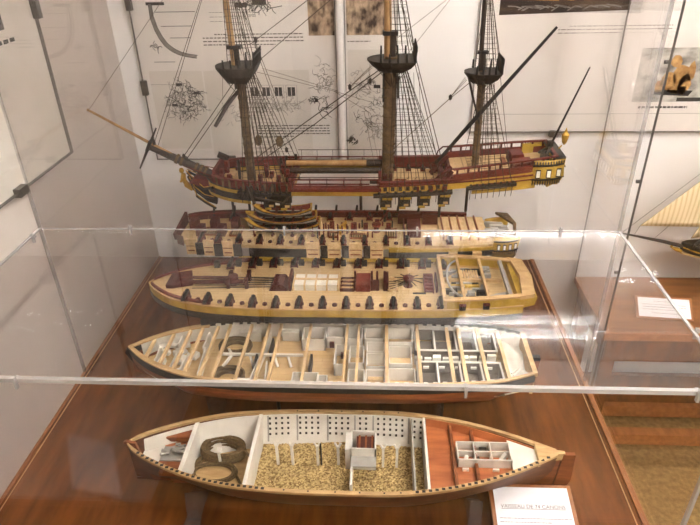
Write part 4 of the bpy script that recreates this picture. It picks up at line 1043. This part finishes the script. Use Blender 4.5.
def scribble(m, cx, cz, rx, rz, n, w, y, seg=5, step=.012):
    for _ in range(n):
        a = random.uniform(0, 2*PI); q = math.sqrt(random.random()); p = [cx+rx*q*math.cos(a), cz+rz*q*math.sin(a)]; d = random.uniform(0, 2*PI); pts = [tuple(p)]
        for _ in range(random.randint(2, seg)):
            d += random.uniform(-1.3, 1.3); st = random.uniform(.3, 1)*step; p = [p[0]+st*math.cos(d), p[1]+st*math.sin(d)]; pts.append(tuple(p))
        ribbon(m, pts, w*random.uniform(.6, 1.3), y)
def panel(label, x0, x1, z0, z1, sheets, clips):
    P = thing('exhibit_panel', label, 'wall panel', ((x0+x1)/2, 0, z0), 'clear panels of printed sheets')
    MB().box(x0, x1, -.006, -.0005, z0, z1).build('backing_board', PAPER, P)
    for (a, b, c, d, mm) in sheets: MB().box(a, b, -.0068, -.0061, c, d).build('printed_sheet', mm, P)
    MB().box(x0, x1, -.0135, -.0095, z0, z1).build('clear_pane', PANE, P)
    m = MB(); e = .0014; m.box(x0, x1, -.0138, -.0005, z0-e, z0); m.box(x0-e, x0, -.0138, -.0005, z0-e, z1+e); m.box(x1, x1+e, -.0138, -.0005, z0-e, z1+e); m.box(x0, x1, -.0138, -.0005, z1, z1+e)
    m.build('pane_edge', FRAMEG, P)
    for cx, cz, v in clips:
        m = MB(); 
        if v: m.cb((cx, -.0107, cz), (.016, .02, .042))
        else: m.cb((cx, -.0107, cz), (.034, .02, .018))
        m.build('clip', CLIPM, P)
    return P
yS, yI, yJ = -.0068, -.0070, -.0072
P = panel('left back-wall panel of ship drawings and printed text behind the bow and foremast', -.586, -.004, .366, 1.28,
          [(-.57, -.394, .646, 1.0, PAPER), (-.565, -.405, .40, .640, PAPER2), (-.40, -.085, .378, .640, PAPER2), (-.390, -.084, .646, 1.0, PAPER), (-.08, -.01, .39, .70, PAPER)], [(-.584, .592, 1), (-.584, .83, 1), (-.35, .367, 0)])
m = MB(); arc = [(-.526, .825), (-.527, .79), (-.520, .757), (-.510, .733), (-.498, .714), (-.482, .700), (-.463, .690), (-.44, .684), (-.413, .680)]
ribbon(m, arc, .011, yI); m.build('hull_curve_drawing', LINK, P)
m = MB(); ribbon(m, [(x-.005, z-.003) for x, z in arc], .0013, yJ); ribbon(m, [(x+.005, z+.004) for x, z in arc], .0013, yJ)
for z, a, b in ((.803, -.515, -.40), (.765, -.505, -.414), (.733, -.484, -.425), (.666, -.543, -.48)): ribbon(m, [(a, z), (b, z)], .0016, yI)
rect(m, -.538, -.485, .821, .829, yI); scribble(m, -.53, .71, .012, .005, 8, .002, yI, 3, .008)
m.build('hull_curve_outline', INK, P)
m = MB(); scribble(m, -.468, .546, .062, .055, 120, .0013, yI, 5, .012); scribble(m, -.462, .542, .045, .042, 44, .0024, yI, 3, .008)
for x, z in ((-.480, .600), (-.430, .575), (-.502, .538)): rect(m, x-.009, x+.009, z-.004, z+.004, yJ)
m.build('crowd_drawing', INK, P)
m = MB(); scribble(m, -.50, .545, .03, .045, 40, .0013, yI, 5, .01); m.build('crowd_drawing', LINK, P)
m = MB(); scribble(m, -.33, .51, .045, .03, 30, .0012, yI, 5, .01); scribble(m, -.19, .54, .075, .03, 120, .0013, yI, 4, .009)
for x in (-.253, -.217, -.180, -.141): 
    ribbon(m, [(x-.016, .596), (x+.016, .596), (x+.016, .535), (x-.016, .535), (x-.016, .596)], .0012, yI)
for z in (.51, .495): ribbon(m, [(-.27, z+.03), (-.12, z+.03)], .0012, yI)
m.build('house_front_drawing', LINK, P)
m = MB()
for x in (-.253, -.217, -.180, -.141):
    m.add([v for a in ((x-.011, x-.001), (x+.001, x+.011)) for v in ((a[0], yJ, .564), (a[1], yJ, .564), (a[1], yJ, .590), (a[0], yJ, .590))], [(0, 1, 2, 3), (4, 5, 6, 7)])
m.each('house_window', INK, P)
m = MB(); textblock(m, -.388, -.096, .741, 4, .0095, .003, yI, .72, .035); m.build('text_lines', mat('text_ink', (104, 98, 94), .8, (88, 82, 78), 60), P)
m = MB(); textblock(m, -.252, -.030, .473, 5, .0085, .0034, yI, .5); m.build('text_lines', mat('text_ink', (104, 98, 94), .8, (88, 82, 78), 60), P)
m = MB(); textblock(m, -.36, -.23, .80, 3, .012, .0016, yI, .5); textblock(m, -.565, -.40, .60, 1, .01, .0016, yI); m.build('text_lines', LINK, P)
m = MB(); scribble(m, -.23, .812, .05, .016, 45, .0018, yI, 5, .012); rect(m, -.285, -.25, .812, .824, yJ); rect(m, -.235, -.195, .818, .832, yJ); m.build('sketch', INK, P)
m = MB(); scribble(m, -.045, .60, .018, .06, 50, .0016, yI, 5, .01); m.build('sketch', LINK, P)
m = MB(); scribble(m, -.07, .55, .014, .01, 20, .002, yI, 4, .006); rect(m, -.072, -.062, .546, .556, yJ); scribble(m, -.05, .52, .016, .004, 10, .002, yI); m.build('coil_sketch', INK, P)
rect(MB(), -.080, -.006, .735, 1.0, yI).build('engraving', CARVE, P)
P = panel('narrow back-wall panel with a brown engraving and seamen sketches behind the mainmast', .024, .172, .366, 1.28, [(.03, .168, .70, 1.0, PAPER), (.03, .168, .376, .695, PAPER2)], [])
rect(MB(), .028, .140, .735, 1.0, yI).build('engraving', CARVE, P)
m = MB(); textblock(m, .03, .14, .718, 1, .01, .0035, yI); m.build('text_lines', LINK, P)
m = MB(); scribble(m, .095, .53, .04, .085, 80, .0011, yI, 5, .012); rect(m, .105, .125, .585, .595, yJ); scribble(m, .04, .425, .012, .012, 30, .0022, yI, 5, .006); m.build('seamen_sketch', INK, P)
m = MB(); scribble(m, .06, .60, .03, .03, 24, .0014, yI, 5, .012); scribble(m, .11, .46, .03, .04, 30, .0014, yI, 5, .012); m.build('seamen_sketch', LINK, P)
# white conduit over the joint
m = MB(); m.tube([(.010, -.024, .30+.066), (.010, -.024, 1.6)], .0115, 16); o = m.build('wall_conduit', PLASTIC, None, smooth=True, loc=(.010, -.024, .366))
o['label'] = 'white vertical conduit pipe on the back wall between two drawing panels'; o['category'] = 'conduit'
m = MB()
for z in (.5, .9, 1.3): m.box(.004, .016, -.016, -.0005, z, z+.012)
m.each('pipe_bracket', PLASTIC, o)
P = panel('right back-wall panel with a dark ship painting and a grey storm painting', .400, 1.62, .452, 1.28, [(.41, .84, .458, 1.2, PAPER), (.85, 1.30, .458, 1.2, PAPER)], [(.655, .446, 0)])
m = MB(); m.add([(.452, yI, .783), (.80, yI, .792), (.80, yI, 1.06), (.452, yI, 1.06)], [(0, 1, 2, 3)]); m.build('ship_painting', PAINTD, P)
m = MB()
for cx, w in ((.56, .05), (.69, .07), (.62, .03)):
    m.add([(cx-w, yJ, .822), (cx+w, yJ, .818), (cx+w*1.15, yJ, .845), (cx-w*1.1, yJ, .84)], [(0, 1, 2, 3)])
m.build('painted_hull', GOLD, P)
m = MB()
for k in range(16): x = .47+random.random()*.31; ribbon(m, [(x-.02, .80+random.uniform(-.008, .008)), (x, .805), (x+.02, .80)], .003, yJ)
m.build('painted_foam', LINK, P)
m = MB(); textblock(m, .62, .93, .752, 3, .009, .0026, yI, .55, .03); m.build('text_lines', LINK, P)
rect(MB(), .862, 1.16, .540, .692, yI).build('storm_painting', PAINTG, P)
m = MB()
for cx, cz, a, b in ((.955, .60, .022, .03), (.985, .615, .022, .035), (1.0, .59, .02, .03), (.965, .655, .016, .018), (.935, .585, .02, .018), (1.012, .625, .012, .03), (.985, .575, .03, .012)):
    m.add([(cx+a*math.cos(t)*random.uniform(.8, 1.1), yJ, cz+b*math.sin(t)*random.uniform(.8, 1.1)) for t in arange(0, 2*PI*.9, 9)], [tuple(range(9))])
m.build('painted_sails', mat('painted_tan', (206, 166, 104), .7, (150, 104, 54), 60), P)
m = MB(); rect(m, .99, 1.16, .541, .552, yJ); m.add([(.91, yJ, .562), (1.02, yJ, .556), (1.03, yJ, .572), (.925, yJ, .575)], [(0, 1, 2, 3)]); m.build('painted_water', INK, P)
m = MB(); textblock(m, .885, 1.12, .524, 1, .01, .006, yI); m.build('caption', INK, P)
m = MB(); ribbon(m, [(.43, .505), (1.28, .505)], .001, yI); m.build('sheet_fold', LINK, P)
# left wall panel
xw = -.652
P = thing('exhibit_panel', 'panel hung on the left side wall, nearly blank beside the corner', 'wall panel', (xw, -.8, .532), 'clear panels of printed sheets')
MB().box(xw+.0005, xw+.006, -1.35, -.409, .534, 1.3).build('backing_board', PAPER2, P)
m = MB(); m.box(xw+.0005, xw+.014, -1.35, -.409, .532, .534); m.box(xw+.0005, xw+.014, -.409, -.4075, .532, 1.3); m.build('pane_edge', FRAMEG, P)
MB().box(xw+.010, xw+.0135, -1.35, -.41, .534, 1.3).build('clear_pane', PANE, P)
for y, z, v in ((-.655, .535, 0), (-.407, .866, 1)):
    MB().cb((xw+.0107, y, z), (.02, .016 if v else .034, .042 if v else .018)).build('clip', CLIPM, P)
m = MB()
def lrect(m, y0, y1, z0, z1): return m.add([(xw+.0066, y0, z0), (xw+.0066, y1, z0), (xw+.0066, y1, z1), (xw+.0066, y0, z1)], [(0, 1, 2, 3)])
lrect(m, -.60, -.535, .842, .872)
for k in range(4): lrect(m, -.60+k*.024, -.582+k*.024, .815, .823)
m.build('print', INK, P)

# ------------------------------------------------------------------ second table, case and ship at the right
T2 = thing('display_table', 'lower brown wooden table at the right holding a rigged ship with a cream sail', 'table', (1.4, -.17, ZF))
X0, X1, Y0, Z2 = .797, 1.98, -.331, -.058
MB().box(X0, X1, Y0, -.016, Z2-.022, Z2).build('tabletop', TABLE2, T2)
MB().box(X0-.001, X1, Y0-.008, Y0, Z2-.026, Z2+.0015).build('edge_trim', TRIM, T2, bevel=.001)
m = MB(); m.box(X0+.02, X1-.02, Y0+.012, Y0+.03, Z2-.12, Z2-.022); m.box(X0+.02, X0+.038, Y0+.02, -.02, Z2-.10, Z2-.022); m.box(X1-.038, X1-.02, Y0+.02, -.02, Z2-.10, Z2-.022); m.build('apron', TABLE, T2)
for x in (X0+.04, X1-.04):
    for y in (Y0+.04, -.05): MB().box(x-.022, x+.022, y-.022, y+.022, ZF+.0005, Z2-.022).build('leg', TABLE, T2)
MB().box(X0+.04, X1-.04, Y0+.02, Y0+.055, -.545, -.50).build('stretcher', TRIM, T2)
MB().box(X0+.04, X1-.04, -.045, -.025, -.64, -.47).build('back_panel', TABLE, T2)
MB().box(X0+.04, X1-.04, -.07, -.04, ZF+.05, ZF+.10).build('back_stretcher', TRIM, T2)
C2 = thing('display_case', 'clear acrylic case over the lower table at the right edge', 'display case', (1.4, -.17, Z2))
zt2 = 1.25
MB().box(X0, X1, Y0+.001, Y0+.005, Z2+.0015, zt2).build('front_panel', ACR, C2)
MB().box(X0, X0+.004, Y0+.005, -.016, Z2+.0005, zt2).build('side_panel', ACR, C2); MB().box(X1-.004, X1, Y0+.005, -.016, Z2+.0005, zt2).build('side_panel', ACR, C2)
MB().box(X0, X1, Y0+.001, -.016, zt2, zt2+.004).build('roof_panel', ACR, C2)
m = MB(); m.box(X0-.001, X0+.0045, Y0, Y0+.0015, Z2+.0015, zt2); m.build('upright_edge', CLIPM, C2)
m = MB(); m.box(X0-.001, X0+.003, -.018, -.0155, Z2+.0005, zt2); m.build('upright_edge', CLIPM, C2)
for z in (.42, .145, .72):
    MB().lathe((X0-.004, Y0+.008, z), [(.001, -.004), (.005, -.003), (.005, .006), (.001, .007)], 10, 'x').build('screw', CLIPM, C2)
# cards
def card(name, label, c, rz, w, d, tilt, title, rows):
    K = thing('label_card', label, 'label', c, None)
    R = Matrix.Rotation(rz, 3, 'Z') @ Matrix.Rotation(tilt, 3, 'X')
    def put(mb): mb.v = [tuple(Vector(c)+R @ Vector(v)) for v in mb.v]; return mb
    put(MB().box(-w/2-.008, w/2+.008, -d/2-.006, d/2+.007, .001, .008)).build('wooden_base', TRIM, K, bevel=.001)
    put(MB().box(-w/2, w/2, -d/2, d/2, .0082, .0092)).build('paper', CARDP, K)
    if title:
        cu = bpy.data.curves.new('title', 'FONT'); cu.body = title; cu.align_x = 'CENTER'; cu.size = d*.085
        to = bpy.data.objects.new('title', cu); COL.objects.link(to)
        bpy.context.view_layer.update()
        me = bpy.data.meshes.new_from_object(to.evaluated_get(bpy.context.evaluated_depsgraph_get())); COL.objects.unlink(to); bpy.data.objects.remove(to)
        vs = [(v.co.x, v.co.y+d*.16, .0094) for v in me.vertices]; m = MB(); m.add(vs, [tuple(p.vertices) for p in me.polygons])
        xs_ = [v[0] for v in vs]; m.add([(min(xs_), d*.145, .0094), (max(xs_), d*.145, .0094), (max(xs_), d*.152, .0094), (min(xs_), d*.152, .0094)], [(0, 1, 2, 3)])
        put(m).build('title', mat('card_title_ink', (96, 88, 92), .8, (84, 76, 80)), K)
    m = MB()
    for (y, a, b) in rows:
        x = a*w
        while x < b*w:
            q = min(random.uniform(.002, .008), b*w-x); m.add([(x, y*d-.0007, .0094), (x+q, y*d-.0007, .0094), (x+q, y*d+.0007, .0094), (x, y*d+.0007, .0094)], [(0, 1, 2, 3)]); x += q+.0018
    put(m).build('text_lines', mat('card_text_ink', (140, 130, 134), .8, (120, 112, 116)), K)
    return K
card('label_card', 'white title card on a wooden base in front of the stern of the lowest slice', (.428, -1.046, .0222), .0, .145, .125, .22, 'VAISSEAU DE 74 CANONS', [(.0, -.46, .48), (-.06, -.46, .22)])
card('label_card', 'small white text card lying on the lower table at the right', (1.000, -.238, Z2+.022), -.10, .150, .062, .62, '', [(.32, -.2, .2), (.15, -.42, .42), (.02, -.42, .42), (-.11, -.42, .2), (-.3, -.25, .3)])
# ship at the right
sy = -.17
M2 = thing('ship_model', 'dark hulled rigged ship at the right edge with cream striped sail', 'ship model', (1.35, sy, Z2), None)
hb2 = interp([(1.035, .002), (1.06, .022), (1.1, .038), (1.2, .05), (1.4, .055), (1.6, .05), (1.72, .036), (1.76, .028)])
z2t = lambda x: .135+.12*((x-1.35)/.4)**2*.35
def pr(x):
    y = hb2(x); g = .3+.7*min(1., max(0., (x-1.03)/.22)); o = [(y, z2t(x)), (y*1.02, z2t(x)-.02*g), (y*.93, z2t(x)-.045*g), (y*.6, z2t(x)-.07*g), (y*.1, z2t(x)-.082*g)]
    return o+[(max(0, a-.005), b+.002) for a, b in o[::-1]]
ring_wall(MB(), arange(1.035, 1.76, 30), sy, pr).build('hull', BLACK, M2, smooth=True)
plate(MB(), arange(1.04, 1.755, 20), sy, lambda x: max(.001, hb2(x)-.004), .122, .126).build('deck', DECK, M2)
m = MB(); ring_wall(m, arange(1.04, 1.76, 24), sy, lambda x: [(hb2(x)*1.01+.001, z2t(x)-.012), (hb2(x)*1.02+.001, z2t(x)-.016), (hb2(x)-.002, z2t(x)-.016), (hb2(x)-.002, z2t(x)-.012)]); m.build('gold_band', GOLD, M2)
MB().tube([(1.10, sy, .132), (.98, sy, .163), (.848, sy, .191)], [.0075, .0055, .0022], 8).build('bowsprit', DSPAR, M2, smooth=True)
m = MB(); m.tube([(1.04, sy, .13), (1.022, sy, .138), (1.010, sy, .143)], [.006, .0065, .003], 8); m.lathe((1.008, sy, .146), [(.001, -.005), (.004, -.001), (.004, .003), (.001, .006)], 8); m.build('figurehead', GOLD, M2, smooth=True)
m = MB(); m.tube([(1.115, sy-.015, .225), (1.06, sy-.03, .166)], .006, 8); m.tube([(1.05, sy-.045, .178), (1.058, sy-.03, .160), (1.078, sy-.03, .158)], [.002, .005, .002], 6); m.cb((1.1, sy-.02, .21), (.02, .03, .01), 0, -.8); m.build('anchor', BLACK, M2)
def sail(name, A, B, C, belly=.012):
    m = MB(); n = 14; vs = []; idx = {}
    for i in range(n+1):
        for j in range(n+1-i):
            u, v = i/n, j/n; w = 1-u-v; p = Vector(A)*w+Vector(B)*u+Vector(C)*v; p.y -= belly*27*u*v*w
            idx[i, j] = len(vs); vs.append(p)
    f = []
    for i in range(n):
        for j in range(n-i):
            f.append((idx[i, j], idx[i+1, j], idx[i, j+1]))
            if i+j < n-1: f.append((idx[i+1, j], idx[i+1, j+1], idx[i, j+1]))
    m.add(vs, f); o = m.build(name, SAIL, M2, smooth=True); md = o.modifiers.new('thickness', 'SOLIDIFY'); md.thickness = .0012
    s_ = MB(); s_.tube([A, C], .0007, 5); s_.build('bolt_rope', LROPE, o)
    return o
sail('jib', (.900, sy, .216), (1.10, sy, .213), (1.135, sy, .46), .006)
sail('staysail', (1.06, sy+.004, .172), (1.20, sy+.004, .20), (1.185, sy+.004, .52), .006)
m = MB(); m.tube([(.852, sy, .192), (1.2, sy, .56)], .0007, 5); m.tube([(.95, sy, .172), (1.2, sy, .50)], .0007, 5); m.tube([(.90, sy, .216), (.89, sy, .186)], .0006, 5)
for k in range(5):
    for sd in (-1, 1): m.tube([(1.2, sy, .60), (1.19+.025*k, sy+sd*.052, .13)], .0007, 5)
m.build('rigging', LROPE, M2)
for x, h in ((1.2, .85), (1.42, .95), (1.62, .75)): MB().tube([(x, sy, .12), (x, sy, h)], [.008, .005], 10).build('mast', SPAR, M2, smooth=True)
for x in (1.2, 1.55):
    MB().prism([(sy-.05, Z2+.0005), (sy+.05, Z2+.0005), (sy+.04, Z2+.02), (sy+.05, .095), (sy+.03, .065), (sy-.03, .065), (sy-.05, .095), (sy-.04, Z2+.02)], 'x', x-.006, x+.006).build('stand', MAHOG, M2)
# leaflet on an added stand out of view, there for its reflection
I = thing('reflected_leaflet_stand', 'white leaflet board on an added unseen stand, reflected in the acrylic case', 'sign', (-.50, -1.335, ZF))
def q4(z): return [(-.598, -1.414, z), (-.476, -1.382, z), (-.402, -1.244, z), (-.517, -1.265, z)]
MB().add(q4(-.006)+q4(0), [(3, 2, 1, 0), (4, 5, 6, 7), (0, 1, 5, 4), (1, 2, 6, 5), (2, 3, 7, 6), (3, 0, 4, 7)]).build('board', CARDP, I)
MB().tube([(-.5, -1.335, ZF+.012), (-.5, -1.335, -.006)], .009, 10).build('post', CLIPM, I)
MB().lathe((-.5, -1.335, ZF), [(.10, .0005), (.10, .008), (.012, .014)], 24).build('base', CLIPM, I)

# ------------------------------------------------------------------ world, render look
wd = bpy.data.worlds.new('world'); SC.world = wd; wd.use_nodes = True
wd.node_tree.nodes['Background'].inputs[0].default_value = (1, .95, .9, 1); wd.node_tree.nodes['Background'].inputs[1].default_value = .0
SC.view_settings.view_transform = 'Standard'; SC.view_settings.look = 'None'; SC.view_settings.gamma = 1; SC.view_settings.use_curve_mapping = False
SC.view_settings.exposure = -.64
cy = SC.cycles
cy.use_denoising = True; cy.max_bounces = 10; cy.diffuse_bounces = 4; cy.glossy_bounces = 6; cy.transparent_max_bounces = 40
cy.sample_clamp_indirect = 0; cy.use_adaptive_sampling = False
